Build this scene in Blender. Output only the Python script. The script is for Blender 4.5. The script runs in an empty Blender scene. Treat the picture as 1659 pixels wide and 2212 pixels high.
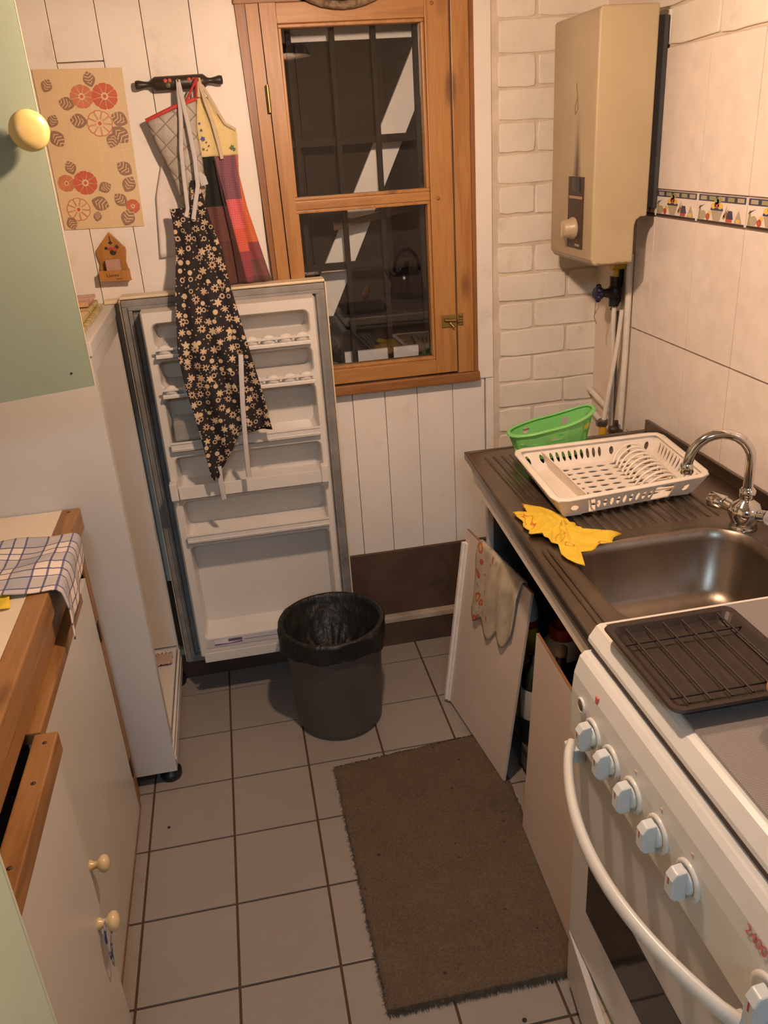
import bpy, bmesh, math, random
from mathutils import Vector, Matrix
random.seed(7)
C = bpy.context.scene.collection
S = bpy.context.scene
# ------------------------------------------------------------------ camera
cam = bpy.data.objects.new('camera', bpy.data.cameras.new('camera')); C.objects.link(cam)
YAW, PIT, ROL = 0.162030266, 0.421088888, -0.0669394696
fw = Vector((math.sin(YAW)*math.cos(PIT), math.cos(YAW)*math.cos(PIT), -math.sin(PIT)))
rt = Vector((math.cos(YAW), -math.sin(YAW), 0)); up = rt.cross(fw)
r2 = math.cos(ROL)*rt + math.sin(ROL)*up; u2 = -math.sin(ROL)*rt + math.cos(ROL)*up
mw = Matrix((r2, u2, -fw)).transposed().to_4x4(); mw.translation = Vector((0.360287, -2.148539, 1.492402))
cam.matrix_world = mw
cam.data.sensor_fit = 'VERTICAL'; cam.data.sensor_height = 24.0; cam.data.lens = 1789.385*24.0/2212
cam.data.clip_start = 0.02
S.camera = cam
# ------------------------------------------------------------------ world, view
w = bpy.data.worlds.new('night'); S.world = w; w.use_nodes = True
w.node_tree.nodes['Background'].inputs[0].default_value = (0.35, 0.45, 0.6, 1)
w.node_tree.nodes['Background'].inputs[1].default_value = 0.02
S.view_settings.view_transform = 'Standard'; S.view_settings.look = 'None'
S.view_settings.gamma = 1.0; S.view_settings.use_curve_mapping = False
S.view_settings.exposure = 0.0
LAMP_STRENGTH = 1300.0
LAMP_COLOR = (1.0, 0.68, 0.475)
FILL_POWER = 18.0
FILL_COLOR = (0.55, 0.80, 1.0)
# cool fill added beyond the doorway at the photographer's back to tint shadows
hl = bpy.data.lights.new('cool_fill', 'AREA'); hl.shape = 'DISK'; hl.size = 0.45; hl.energy = FILL_POWER; hl.color = FILL_COLOR
hlo = bpy.data.objects.new('cool_fill', hl); C.objects.link(hlo); hlo.location = (0.25, -3.55, 2.2); hlo.rotation_euler = (math.radians(38), 0, 0)

# ------------------------------------------------------------------ helpers
def lin(c):
    if isinstance(c, str):
        c = tuple(int(c[i:i+2], 16)/255 for i in (0, 2, 4))
        return tuple(x/12.92 if x <= 0.04045 else ((x+0.055)/1.055)**2.4 for x in c) + (1,)
    return tuple(c)+(1,) if len(c) == 3 else tuple(c)
class NT:
    def __init__(s, name):
        s.m = bpy.data.materials.new(name); s.m.use_nodes = True
        s.t = s.m.node_tree; s.b = s.t.nodes['Principled BSDF']; s.o = s.t.nodes['Material Output']
    def n(s, typ, **kw):
        nd = s.t.nodes.new(typ)
        for k, v in kw.items():
            if k.startswith('i_'):
                key = k[2:]; key = int(key) if key.isdigit() else key
                nd.inputs[key].default_value = v
            else: setattr(nd, k, v)
        return nd
    def l(s, a, b): s.t.links.new(a, b)
    def co(s, kind='Object', scale=(1,1,1), rot=(0,0,0), loc=(0,0,0)):
        tc = s.n('ShaderNodeTexCoord'); mp = s.n('ShaderNodeMapping')
        mp.inputs['Scale'].default_value = scale; mp.inputs['Rotation'].default_value = rot; mp.inputs['Location'].default_value = loc
        s.l(tc.outputs[kind], mp.inputs['Vector']); return mp.outputs['Vector']
    def ramp(s, fac, stops, interp='LINEAR'):
        r = s.n('ShaderNodeValToRGB'); r.color_ramp.interpolation = interp
        e = r.color_ramp.elements
        while len(e) < len(stops): e.new(0.5)
        for i, (p, c) in enumerate(stops): e[i].position = p; e[i].color = lin(c)
        s.l(fac, r.inputs['Fac']); return r.outputs['Color']
    def mix(s, fac, a, b, mode='MIX'):
        m = s.n('ShaderNodeMix', data_type='RGBA', blend_type=mode)
        for src, key in ((fac, 0), (a, 6), (b, 7)):
            if hasattr(src, 'links'): s.l(src, m.inputs[key])
            else: m.inputs[key].default_value = src if key == 0 else lin(src)
        return m.outputs[2]
    def math(s, op, a, b=0.0, c=None):
        m = s.n('ShaderNodeMath', operation=op)
        for k, v in enumerate((a, b, c)):
            if v is None: continue
            if hasattr(v, 'links'): s.l(v, m.inputs[k])
            else: m.inputs[k].default_value = v
        return m.outputs[0]
    def noise(s, vec, scale, detail=4, rough=0.55):
        nd = s.n('ShaderNodeTexNoise'); nd.inputs['Scale'].default_value = scale; nd.inputs['Detail'].default_value = detail
        nd.inputs['Roughness'].default_value = rough; s.l(vec, nd.inputs['Vector']); return nd.outputs['Fac']
    def voro(s, vec, scale, feature='F1', rnd=1.0):
        nd = s.n('ShaderNodeTexVoronoi', feature=feature); nd.inputs['Scale'].default_value = scale; nd.inputs['Randomness'].default_value = rnd
        s.l(vec, nd.inputs['Vector']); return nd
    def bump(s, h, strength=0.2, dist=0.002):
        b = s.n('ShaderNodeBump'); b.inputs['Strength'].default_value = strength; b.inputs['Distance'].default_value = dist
        s.l(h, b.inputs['Height']); s.l(b.outputs['Normal'], s.b.inputs['Normal'])
    def base(s, c):
        if hasattr(c, 'links'): s.l(c, s.b.inputs['Base Color'])
        else: s.b.inputs['Base Color'].default_value = lin(c)
    def set(s, **kw):
        for k, v in kw.items(): s.b.inputs[k.replace('_', ' ')].default_value = v
def paint(name, col, rough=0.45, var=0.08, vs=6.0, dirt=None, dirt_amt=0.0, ds=14.0, bump=0.0, bs=60.0, metal=0.0):
    t = NT(name); v = t.co()
    c = lin(col); n = t.noise(v, vs)
    a = tuple(x*(1-var) for x in c[:3]); b = tuple(min(1, x*(1+var)) for x in c[:3])
    out = t.ramp(n, [(0.3, a), (0.7, b)])
    if dirt is not None:
        d = t.ramp(t.noise(v, ds, 6, 0.7), [(0.58, (0,0,0)), (0.75, (dirt_amt,)*3)])
        out = t.mix(d, out, dirt)
    t.base(out); t.set(Roughness=rough, Metallic=metal)
    if bump: t.bump(t.noise(v, bs, 3), bump, 0.002)
    return t.m
def wood(name, c1, c2, axis='Z', sc=9.0, rough=0.42, knots=True):
    t = NT(name)
    st = {'X': (0.09, 1, 1), 'Y': (1, 0.09, 1), 'Z': (1, 1, 0.09)}[axis]
    v = t.co(scale=st); n = t.noise(v, sc*3.2, 5, 0.6)
    wv = t.math('FRACT', t.math('MULTIPLY', n, 5.0))
    g = t.mix(0.45, t.ramp(n, [(0.35, c1), (0.65, c2)]), t.ramp(wv, [(0.0, c1), (0.55, c2), (1.0, c1)]))
    if knots:
        v2 = t.co(scale=tuple(0.35 if k < 1 else 1 for k in st)); vo = t.voro(v2, 11.0)
        k = t.ramp(vo.outputs['Distance'], [(0.0, (0.85,)*3), (0.12, (0.55,)*3), (0.19, (0.12,)*3), (0.24, (0,0,0))])
        g = t.mix(k, g, (0.07, 0.022, 0.008))
    t.base(g); t.set(Roughness=rough); t.bump(n, 0.12, 0.001)
    return t.m
def plain(name, col, rough=0.5, metal=0.0, **kw):
    t = NT(name); v = t.co(); c = lin(col)
    t.base(t.ramp(t.noise(v, 25.0), [(0.3, tuple(x*0.94 for x in c[:3])), (0.7, tuple(min(1, x*1.05) for x in c[:3]))]))
    t.set(Roughness=rough, Metallic=metal)
    for k, x in kw.items(): t.b.inputs[k.replace('_', ' ')].default_value = x
    return t.m

class MB:
    def __init__(s): s.v = []; s.f = []; s.mi = []; s.uv = None; s.cur = 0; s.smooth = []
    def add(s, vs, fs, smooth=False):
        o = len(s.v); s.v += [tuple(p) for p in vs]
        for f in fs: s.f.append(tuple(i+o for i in f)); s.mi.append(s.cur); s.smooth.append(smooth)
        return s
    def box(s, x0, x1, y0, y1, z0, z1, b=0.0):
        if b <= 0:
            vs = [(x, y, z) for z in (z0, z1) for y in (y0, y1) for x in (x0, x1)]
            return s.add(vs, [(0,2,3,1), (4,5,7,6), (0,1,5,4), (2,6,7,3), (0,4,6,2), (1,3,7,5)])
        bm = bmesh.new()
        q = [bm.verts.new((x, y, z)) for z in (z0, z1) for y in (y0, y1) for x in (x0, x1)]
        for f in [(0,2,3,1), (4,5,7,6), (0,1,5,4), (2,6,7,3), (0,4,6,2), (1,3,7,5)]: bm.faces.new([q[i] for i in f])
        bmesh.ops.bevel(bm, geom=list(bm.edges), offset=b, segments=2, affect='EDGES', profile=0.6)
        bm.verts.index_update()
        s.add([v.co[:] for v in bm.verts], [[v.index for v in f.verts] for f in bm.faces]); bm.free(); return s
    def prism(s, poly, ax, a, b):
        """polygon of 2-d points extruded along axis ax from a to b; 2-d coords are the other two axes in order"""
        def P(p, h):
            q = [0, 0, 0]; k = [i for i in range(3) if i != ax]; q[k[0]], q[k[1]] = p; q[ax] = h; return q
        n = len(poly)
        vs = [P(p, a) for p in poly] + [P(p, b) for p in poly]
        return s.add(vs, [tuple(range(n))[::-1], tuple(range(n, 2*n))] + [(i, (i+1) % n, n+(i+1) % n, n+i) for i in range(n)])
    def quadprism(s, a, b, c, d, t):
        """solid slab: quad a,b,c,d pushed along vector t"""
        q = [Vector(p) for p in (a, b, c, d)]; t = Vector(t); vs = [tuple(p) for p in q]+[tuple(p+t) for p in q]
        return s.add(vs, [(3,2,1,0), (4,5,6,7)] + [(i, (i+1) % 4, 4+(i+1) % 4, 4+i) for i in range(4)])
    def tube(s, pts, r, n=12, caps=True, close=False, flat=None):
        pts = [Vector(p) for p in pts]; m = len(pts)
        rr = r if isinstance(r, (list, tuple)) else [r]*m
        T = []
        for i in range(m):
            a = pts[(i-1) % m] if close else pts[max(i-1, 0)]; b = pts[(i+1) % m] if close else pts[min(i+1, m-1)]
            T.append((b-a).normalized())
        u = T[0].orthogonal().normalized() if flat is None else (Vector(flat)-Vector(flat).dot(T[0])*T[0]).normalized()
        vs = []
        for i in range(m):
            u = (u-u.dot(T[i])*T[i]); u = u.normalized() if u.length > 1e-6 else T[i].orthogonal().normalized(); w2 = T[i].cross(u)
            R = rr[i]; ra, rb = R if isinstance(R, tuple) else (R, R)
            for k in range(n):
                a = 2*math.pi*k/n; vs.append(tuple(pts[i]+u*math.cos(a)*ra+w2*math.sin(a)*rb))
        fs = []
        for i in range(m if close else m-1):
            j = (i+1) % m
            for k in range(n): fs.append((i*n+k, i*n+(k+1) % n, j*n+(k+1) % n, j*n+k))
        s.add(vs, fs, True)
        if caps and not close: s.add(vs[:n], [tuple(range(n))[::-1]]); s.add(vs[-n:], [tuple(range(n))])
        return s
    def lathe(s, prof, c=(0,0,0), ax=(0,0,1), n=28, smooth=True, sx=1.0):
        ax = Vector(ax).normalized(); u = ax.orthogonal().normalized()
        if abs(ax.z) > 0.9: u = Vector((1,0,0))
        w2 = ax.cross(u); c = Vector(c); vs = []; m = len(prof)
        for r, h in prof:
            for k in range(n):
                a = 2*math.pi*k/n; vs.append(tuple(c+ax*h+u*math.cos(a)*r*sx+w2*math.sin(a)*r))
        fs = [(i*n+k, i*n+(k+1) % n, (i+1)*n+(k+1) % n, (i+1)*n+k) for i in range(m-1) for k in range(n)]
        s.add(vs, fs, smooth)
        if prof[0][0] > 1e-5: s.add(vs[:n], [tuple(range(n))[::-1]])
        if prof[-1][0] > 1e-5: s.add(vs[-n:], [tuple(range(n))])
        return s
    def ell(s, c, rx, ry, rz, n=16, m=10):
        vs = []; fs = []
        for i in range(m+1):
            t = math.pi*i/m
            for k in range(n):
                a = 2*math.pi*k/n; vs.append((c[0]+rx*math.sin(t)*math.cos(a), c[1]+ry*math.sin(t)*math.sin(a), c[2]+rz*math.cos(t)))
        for i in range(m):
            for k in range(n): fs.append((i*n+k, (i+1)*n+k, (i+1)*n+(k+1) % n, i*n+(k+1) % n))
        return s.add(vs, fs, True)
    def grid(s, rows, smooth=True):
        """rows of points; adds uv"""
        nr = len(rows); nc = len(rows[0]); o = len(s.v)
        vs = [p for r in rows for p in r]
        fs = [(i*nc+k, i*nc+k+1, (i+1)*nc+k+1, (i+1)*nc+k) for i in range(nr-1) for k in range(nc-1)]
        s.add(vs, fs, smooth)
        if s.uv is None: s.uv = {}
        for i in range(nr):
            for k in range(nc): s.uv[o+i*nc+k] = (k/(nc-1), i/(nr-1))
        return s
    def obj(s, name, mats, parent=None, solid=0.0, off=0.0, sub=0, loc=None, bevel=0.0):
        me = bpy.data.meshes.new(name); me.from_pydata(s.v, [], s.f)
        if not isinstance(mats, (list, tuple)): mats = [mats]
        for m in mats: me.materials.append(m)
        me.polygons.foreach_set('material_index', s.mi); me.polygons.foreach_set('use_smooth', s.smooth)
        if s.uv:
            ul = me.uv_layers.new(name='UVMap')
            for lp in me.loops: ul.data[lp.index].uv = s.uv.get(lp.vertex_index, (0, 0))
        bm = bmesh.new(); bm.from_mesh(me); bmesh.ops.recalc_face_normals(bm, faces=bm.faces); bm.to_mesh(me); bm.free()
        o = bpy.data.objects.new(name, me); C.objects.link(o)
        if bevel:
            b = o.modifiers.new('bevel', 'BEVEL'); b.width = bevel; b.segments = 2; b.limit_method = 'ANGLE'; b.angle_limit = 0.7
        if sub: q = o.modifiers.new('sub', 'SUBSURF'); q.levels = sub; q.render_levels = sub
        if solid: q = o.modifiers.new('solid', 'SOLIDIFY'); q.thickness = solid; q.offset = off
        if loc: o.location = loc
        if parent is not None: put(o, parent)
        return o
def wloc(o):
    p = Vector(o.location)
    while o.parent is not None: o = o.parent; p = p+Vector(o.location)
    return p
def put(o, parent):      # parent (only ever translated) keeping world position
    o.parent = parent; o.location = Vector(o.location)-wloc(parent)
def tag(o, label, cat=None, group=None, kind=None):
    if label: o['label'] = label
    if cat: o['category'] = cat
    if group: o['group'] = group
    if kind: o['kind'] = kind
    return o
def thing(name, label, cat, loc=(0,0,0), group=None):
    o = bpy.data.objects.new(name, None); C.objects.link(o); o.location = loc; o.empty_display_size = 0.05
    return tag(o, label, cat, group)
def struct(o, label, cat): return tag(o, label, cat, kind='structure')
def dup(o, parent=None, d=(0,0,0)):
    c = o.copy(); C.objects.link(c)
    if parent is not None: c.parent = parent
    else: c.location = Vector(o.location)+Vector(d)
    for ch in o.children: dup(ch, c)
    return c
def rrect(x0, x1, z0, z1, r, n=5):
    pts = []
    for cx, cz, a0 in ((x1-r, z1-r, 0), (x0+r, z1-r, 90), (x0+r, z0+r, 180), (x1-r, z0+r, 270)):
        for k in range(n+1):
            a = math.radians(a0+90*k/n); pts.append((cx+r*math.cos(a), cz+r*math.sin(a)))
    return pts
def arc(c, r, a0, a1, n, f):
    return [f(c[0]+r*math.cos(math.radians(a0+(a1-a0)*i/n)), c[1]+r*math.sin(math.radians(a0+(a1-a0)*i/n))) for i in range(n+1)]
def lerp(a, b, t): return a+(b-a)*t
def interp(tab, z):      # tab: list of tuples sorted by descending first item
    for a, b in zip(tab, tab[1:]):
        if a[0] >= z >= b[0]:
            t = (a[0]-z)/(a[0]-b[0]+1e-9); return [lerp(p, q, t) for p, q in zip(a, b)]
    return list(tab[-1] if z < tab[-1][0] else tab[0])
# ------------------------------------------------------------------ shared materials
M = {}
M['plank'] = paint('white_painted_board', (0.80, 0.745, 0.68), 0.5, 0.05, 5, (0.45, 0.36, 0.27), 0.35, 9, 0.15, 40)
M['groove'] = plain('plank_gap', (0.42, 0.33, 0.25), 0.9)
M['brick'] = paint('white_painted_brick', (0.76, 0.70, 0.60), 0.6, 0.07, 8, (0.45, 0.36, 0.26), 0.4, 12, 0.9, 22)
M['mortar'] = paint('painted_mortar', (0.62, 0.53, 0.42), 0.8, 0.12, 20, None, 0, 10, 0.5, 60)
M['plaster'] = paint('cream_plaster', (0.76, 0.66, 0.54), 0.7, 0.06, 6)
M['ceil'] = paint('ceiling_paint', (0.72, 0.64, 0.54), 0.8, 0.05)
M['walltile'] = plain('glazed_wall_tile', (0.75, 0.67, 0.60), 0.16)
M['tilegrout'] = plain('wall_grout', (0.55, 0.45, 0.37), 0.8)
M['floortile'] = paint('floor_tile_glaze', (0.285, 0.25, 0.218), 0.34, 0.06, 5, (0.18, 0.13, 0.10), 0.28, 12)
M['floorgrout'] = plain('floor_grout', (0.075, 0.042, 0.026), 0.9)
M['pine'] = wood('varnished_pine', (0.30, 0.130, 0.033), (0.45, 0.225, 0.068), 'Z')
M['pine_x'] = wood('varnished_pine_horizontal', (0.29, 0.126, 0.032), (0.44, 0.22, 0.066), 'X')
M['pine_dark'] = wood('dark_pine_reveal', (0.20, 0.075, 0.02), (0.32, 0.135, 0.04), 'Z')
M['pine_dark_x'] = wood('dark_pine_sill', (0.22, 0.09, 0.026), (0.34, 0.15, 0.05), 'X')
M['edgewood'] = wood('honey_edge_wood', (0.20, 0.088, 0.027), (0.36, 0.18, 0.062), 'Y')
M['edgewood_z'] = wood('honey_edge_wood_upright', (0.22, 0.10, 0.03), (0.33, 0.16, 0.06), 'Z', knots=False)
M['darkbase'] = paint('dark_brown_plinth', (0.085, 0.048, 0.030), 0.75, 0.3, 9, (0.02, 0.012, 0.008), 0.6, 12, 0.4, 30)
M['chrome'] = plain('chrome', (0.72, 0.71, 0.69), 0.09, 1.0)
M['black'] = plain('black_plastic', (0.012, 0.012, 0.013), 0.4)
M['brass'] = plain('old_brass', (0.38, 0.27, 0.10), 0.35, 1.0)
M['whiteplastic'] = plain('white_plastic', (0.80, 0.76, 0.70), 0.3)

WY = 0.125      # face of the plank wall
# ------------------------------------------------------------------ floor
fb = MB().box(-0.60, 1.45, -3.9, WY+0.02, -0.06, -0.003).obj('floor', M['floorgrout'])
struct(fb, 'pale square floor tiles with dark brown grout lines', 'floor')
def tile_mesh(wx, wy):
    return MB().box(0.0026, wx-0.0026, 0.0026, wy-0.0026, -0.004, 0.0, 0.0009)
tm = tile_mesh(0.2, 0.2).obj('tile', M['floortile'], fb, loc=(0, -0.2, 0))
me_t = tm.data; tm_last = tile_mesh(0.2, 0.118).obj('tile', M['floortile'], fb, loc=(0, 0, 0))
for i in range(-3, 7):
    for j in range(-14, 1):
        if (i, j) in ((0, -1), (0, 0)): continue
        o = bpy.data.objects.new('tile', tm_last.data if j == 0 else me_t); C.objects.link(o)
        o.location = (i*0.2, j*0.2, 0); o.parent = fb
# ------------------------------------------------------------------ back wall: slab with window opening, planks, bricks
GX0, GX1, GZ0, GZ1 = 0.555, 0.905, 0.925, 1.75
OX0, OX1, OZ0, OZ1 = 0.50, 1.03, 0.865, 1.85        # opening in the wall
wb = MB()
wb.box(-0.60, OX0, WY+0.012, 0.20, 0, 2.3); wb.box(OX1, 1.45, WY+0.012, 0.20, 0, 2.3)
wb.box(OX0, OX1, WY+0.012, 0.20, 0, OZ0); wb.box(OX0, OX1, WY+0.012, 0.20, OZ1, 2.3)
wbo = struct(wb.obj('wall_back', M['groove']), 'white plank and painted brick wall around the wooden window', 'wall')
def plank(x0, x1, z0, z1):
    d = random.uniform(0, 0.002)
    return MB().box(x0+0.0008, x1-0.0008, WY+d-0.001, WY+0.0125, z0, z1, 0.0012).obj('plank', M['plank'], wbo)
xs = [-0.60, -0.49, -0.385, -0.28, -0.175, -0.068, 0.037, 0.143, 0.243, 0.354, 0.47]
for a, b in zip(xs, xs[1:]):
    if abs(a-0.037) < 0.01: plank(a, b, 0.33, 1.699); plank(a, b, 1.702, 2.3)
    else: plank(a, b, 0.33, 2.3)
plank(0.47, 0.50, 0.33, 0.85)
xs = [0.50, 0.58, 0.663, 0.757, 0.852, 0.958, 1.055]
for a, b in zip(xs, xs[1:]): plank(a, b, 0.325, 0.846)
for a, b in zip(xs, xs[1:]): plank(a, b, 1.86, 2.3)
# painted jamb board and mortar column between window and bricks
MB().box(1.032, 1.080, WY-0.006, WY+0.012, 0.845, 2.3, 0.002).obj('jamb_board', M['plank'], wbo)
MB().box(1.058, 1.082, WY-0.002, WY+0.012, 0.0, 0.845, 0.002).obj('jamb_board', M['plank'], wbo)
MB().box(1.082, 1.402, WY+0.0035, WY+0.0125, 0.0, 2.3).obj('mortar_bed', M['mortar'], wbo)
def rough_rect(a, b, z0, z1):
    g = lambda: random.uniform(-0.0018, 0.0018); n = 4; pts = []
    for i in range(n): pts.append((lerp(a, b, i/n)+(0 if 0 < i else 0.002), z0+g()+(0.002 if i == 0 else 0)))
    for i in range(2): pts.append((b+g()-(0.002 if i == 0 else 0), lerp(z0, z1, i/2)+(0.002 if i == 0 else 0)))
    for i in range(n): pts.append((lerp(b, a, i/n)-(0.002 if i == 0 else 0), z1+g()-(0.002 if i == 0 else 0)))
    for i in range(2): pts.append((a+g()+(0.002 if i == 0 else 0), lerp(z1, z0, i/2)-(0.002 if i == 0 else 0)))
    return pts
zs = [1.749-0.0775*k for k in range(-8, 22)]
for k, z in enumerate(zs):
    z0 = z-0.0775
    if z0 < 0.0: continue
    cuts = [1.097, 1.203, 1.402] if k % 2 == 1 else [1.097, 1.300, 1.402]
    for a, b in zip(cuts, cuts[1:]):
        j = random.uniform(-0.0012, 0.0012)
        j2, j3 = random.uniform(-0.003, 0.003), random.uniform(-0.0025, 0.0025); MB().prism(rough_rect(a+0.002+j2, b-0.002+j2*0.5, z0+0.0030+j3, z-0.002), 1, WY-0.001+j, WY+0.008).obj('brick', M['brick'], wbo, bevel=0.0035)
# dark base of the back wall
db = MB(); db.box(-0.55, 1.40, WY-0.010, WY+0.012, 0.105, 0.328, 0.002)
dbo = struct(db.obj('baseboard_back', M['darkbase']), 'dark brown plinth along the foot of the back wall', 'baseboard')
MB().box(-0.55, 1.40, WY-0.030, WY+0.012, 0.0, 0.085, 0.003).obj('lower_plinth', M['darkbase'], dbo)
MB().box(-0.55, 1.40, WY-0.033, WY+0.010, 0.085, 0.105, 0.003).obj('painted_ledge', paint('flaking_ledge_paint', (0.40, 0.33, 0.25), 0.8, 0.3, 14, (0.10, 0.06, 0.04), 0.9, 10), dbo)
# ------------------------------------------------------------------ right wall
RX = 1.395
rw = struct(MB().box(RX, RX+0.12, -2.9, 0.20, 0, 2.3).obj('wall_right', M['mortar']), 'tiled right wall with a fruit border below painted bricks', 'wall')
MB().box(RX-0.004, RX+0.002, -0.105, WY, 0.0, 2.3, 0.001).obj('plaster_strip', M['plaster'], rw)
MB().box(RX-0.003, RX+0.002, -2.9, -0.105, 0.0, 1.643, 0.001).obj('grout_bed', M['tilegrout'], rw)
zs2 = [1.643+0.0775*k for k in range(9)]
for k, z in enumerate(zs2):
    y = -0.105+ (0.0 if k % 2 else 0.10)
    while y > -2.9:
        y1 = min(y, -0.105); y0 = y-0.2
        if y1-y0 > 0.02: MB().prism(rough_rect(y0+0.002, y1-0.002, z+0.003, z+0.0775-0.002), 0, RX-0.007, RX+0.002).obj('brick', M['brick'], rw, bevel=0.003)
        y -= 0.2
TILEX = RX-0.010
M['border_bits'] = [M['walltile'], plain('border_navy', (0.055, 0.06, 0.11), 0.25), plain('border_olive', (0.30, 0.29, 0.15), 0.25),
    plain('border_red', (0.50, 0.10, 0.06), 0.25), plain('border_yellow', (0.75, 0.48, 0.12), 0.25), plain('border_stone', (0.42, 0.36, 0.25), 0.25), plain('border_black', (0.05, 0.035, 0.035), 0.3)]
def border_tile(y0, y1):
    m = MB(); x = TILEX; z0, z1 = 1.289, 1.346; W = y1-y0
    m.box(x, RX-0.002, y0, y1, z0, z1, 0.0008)
    def Y(t): return y1-t*W
    def flat(poly, ci, dx=0.0007):
        m.cur = ci; m.prism([(Y(a), z0+b) for a, b in poly], 0, x-dx, x+0.0005)
    def blob(a, b, ra, rb, ci, dx=0.0009): flat([(a+ra*math.cos(t*math.pi/5), b+rb*math.sin(t*math.pi/5)) for t in range(10)], ci, dx)
    flat([(0.02, 0.0), (0.98, 0.0), (0.98, 0.005), (0.02, 0.005)], 6)
    flat([(0.02, 0.043), (0.98, 0.043), (0.98, 0.056), (0.02, 0.056)], 1, 0.0005)
    for k in range(5): flat([(0.06+k*0.19, 0.0455), (0.19+k*0.19, 0.0455), (0.19+k*0.19, 0.0535), (0.06+k*0.19, 0.0535)], 2 if k % 2 else 5)
    # bowl of fruit
    flat([(0.30, 0.027), (0.54, 0.027), (0.49, 0.006), (0.36, 0.006)], 5)
    flat([(0.29, 0.026), (0.55, 0.026), (0.54, 0.031), (0.30, 0.031)], 1, 0.001)
    for a, b, ci in ((0.35, 0.035, 4), (0.42, 0.037, 3), (0.49, 0.035, 4), (0.41, 0.044, 2), (0.46, 0.047, 2)): blob(a, b, 0.05, 0.006, ci, 0.0011)
    # leaves, jars and bottles
    flat([(0.56, 0.016), (0.66, 0.032), (0.60, 0.012)], 2); flat([(0.55, 0.012), (0.63, 0.038), (0.58, 0.010)], 2)
    flat([(0.62, 0.006), (0.74, 0.006), (0.74, 0.024), (0.62, 0.024)], 3); flat([(0.63, 0.012), (0.76, 0.012), (0.73, 0.028), (0.66, 0.028)], 1, 0.001)
    flat([(0.79, 0.006), (0.93, 0.006), (0.90, 0.018), (0.86, 0.030), (0.82, 0.018)], 5); blob(0.86, 0.010, 0.04, 0.004, 4)
    blob(0.13, 0.015, 0.07, 0.009, 5); flat([(0.03, 0.006), (0.09, 0.006), (0.07, 0.034), (0.05, 0.034)], 2); flat([(0.03, 0.026), (0.15, 0.036), (0.05, 0.031)], 1, 0.0012)
    blob(0.24, 0.012, 0.04, 0.007, 3); blob(0.27, 0.020, 0.03, 0.005, 4)
    return m.obj('border_tile', M['border_bits'], rw)
vj = [-0.110, -0.202, -0.387, -0.572, -0.757, -0.942, -1.127, -1.312, -1.497, -1.682, -1.867, -2.052]
zr = [(1.349, 1.641), (1.005, 1.286), (0.722, 1.002), (0.44, 0.719)]
for a, b in zip(vj, vj[1:]):
    for z0, z1 in zr:
        MB().box(TILEX, RX-0.002, b+0.001, a-0.001, z0, z1-0.001, 0.0008).obj('tile', M['walltile'], rw)
    border_tile(b+0.0012, a-0.0012) if a-b > 0.15 else None
bt = border_tile(-0.2008, -0.1112-0.0001) 
# ------------------------------------------------------------------ left wall, ceiling, wall behind the camera with a doorway, hall
struct(MB().box(-0.68, -0.56, -2.9, 0.20, 0, 2.3).obj('wall_left', M['plaster']), 'plain wall behind the left hand cupboards', 'wall')
struct(MB().box(-0.68, 1.52, -2.9, 0.20, 2.3, 2.38).obj('ceiling', M['ceil']), 'plain ceiling above the narrow kitchen', 'ceiling')
wf = MB(); wf.box(-0.60, -0.20, -2.98, -2.9, 0, 2.3); wf.box(0.75, 1.45, -2.98, -2.9, 0, 2.3); wf.box(-0.20, 0.75, -2.98, -2.9, 2.05, 2.3)
struct(wf.obj('wall_front', M['plaster']), 'wall with an open doorway behind the camera', 'wall')
# ------------------------------------------------------------------ window
M['glass'] = None
t = NT('window_glass'); t.t.nodes.remove(t.b)
gl = t.n('ShaderNodeBsdfGlossy'); gl.inputs['Roughness'].default_value = 0.0
tr = t.n('ShaderNodeBsdfTransparent'); tr.inputs[0].default_value = (0.985, 0.985, 0.98, 1)
fr = t.n('ShaderNodeFresnel'); fr.inputs['IOR'].default_value = 1.62
mx = t.n('ShaderNodeMixShader'); t.l(fr.outputs[0], mx.inputs[0]); t.l(tr.outputs[0], mx.inputs[1]); t.l(gl.outputs[0], mx.inputs[2]); t.l(mx.outputs[0], t.o.inputs['Surface'])
M['glass'] = t.m
win = struct(thing('window_1', None, None, (0.75, WY, 0.86)), 'varnished pine casement window with two panes over a barred shutter', 'window')
fy0, fy1 = WY-0.020, WY+0.075
# outer casing: left board leans slightly, right board, head
c = MB()
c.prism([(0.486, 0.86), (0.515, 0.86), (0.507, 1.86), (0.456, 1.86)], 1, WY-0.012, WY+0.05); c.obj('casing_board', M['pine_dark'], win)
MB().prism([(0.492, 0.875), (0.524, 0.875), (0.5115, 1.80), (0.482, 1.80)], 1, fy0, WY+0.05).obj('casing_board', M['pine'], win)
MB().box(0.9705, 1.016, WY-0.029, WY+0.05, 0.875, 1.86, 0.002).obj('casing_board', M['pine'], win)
MB().box(0.9662, 0.9703, WY-0.0255, WY+0.04, 0.875, 1.80).obj('seam_shade', M['darkbase'], win)  # dark strip stands in for the shade in the sash gap
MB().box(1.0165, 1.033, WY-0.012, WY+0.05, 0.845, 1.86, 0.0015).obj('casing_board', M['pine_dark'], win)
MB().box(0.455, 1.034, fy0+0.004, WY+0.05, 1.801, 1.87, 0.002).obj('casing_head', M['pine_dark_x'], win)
MB().box(0.488, 1.032, WY-0.034, WY+0.05, 0.847, 0.874, 0.003).obj('sill', M['pine_dark_x'], win)
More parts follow.
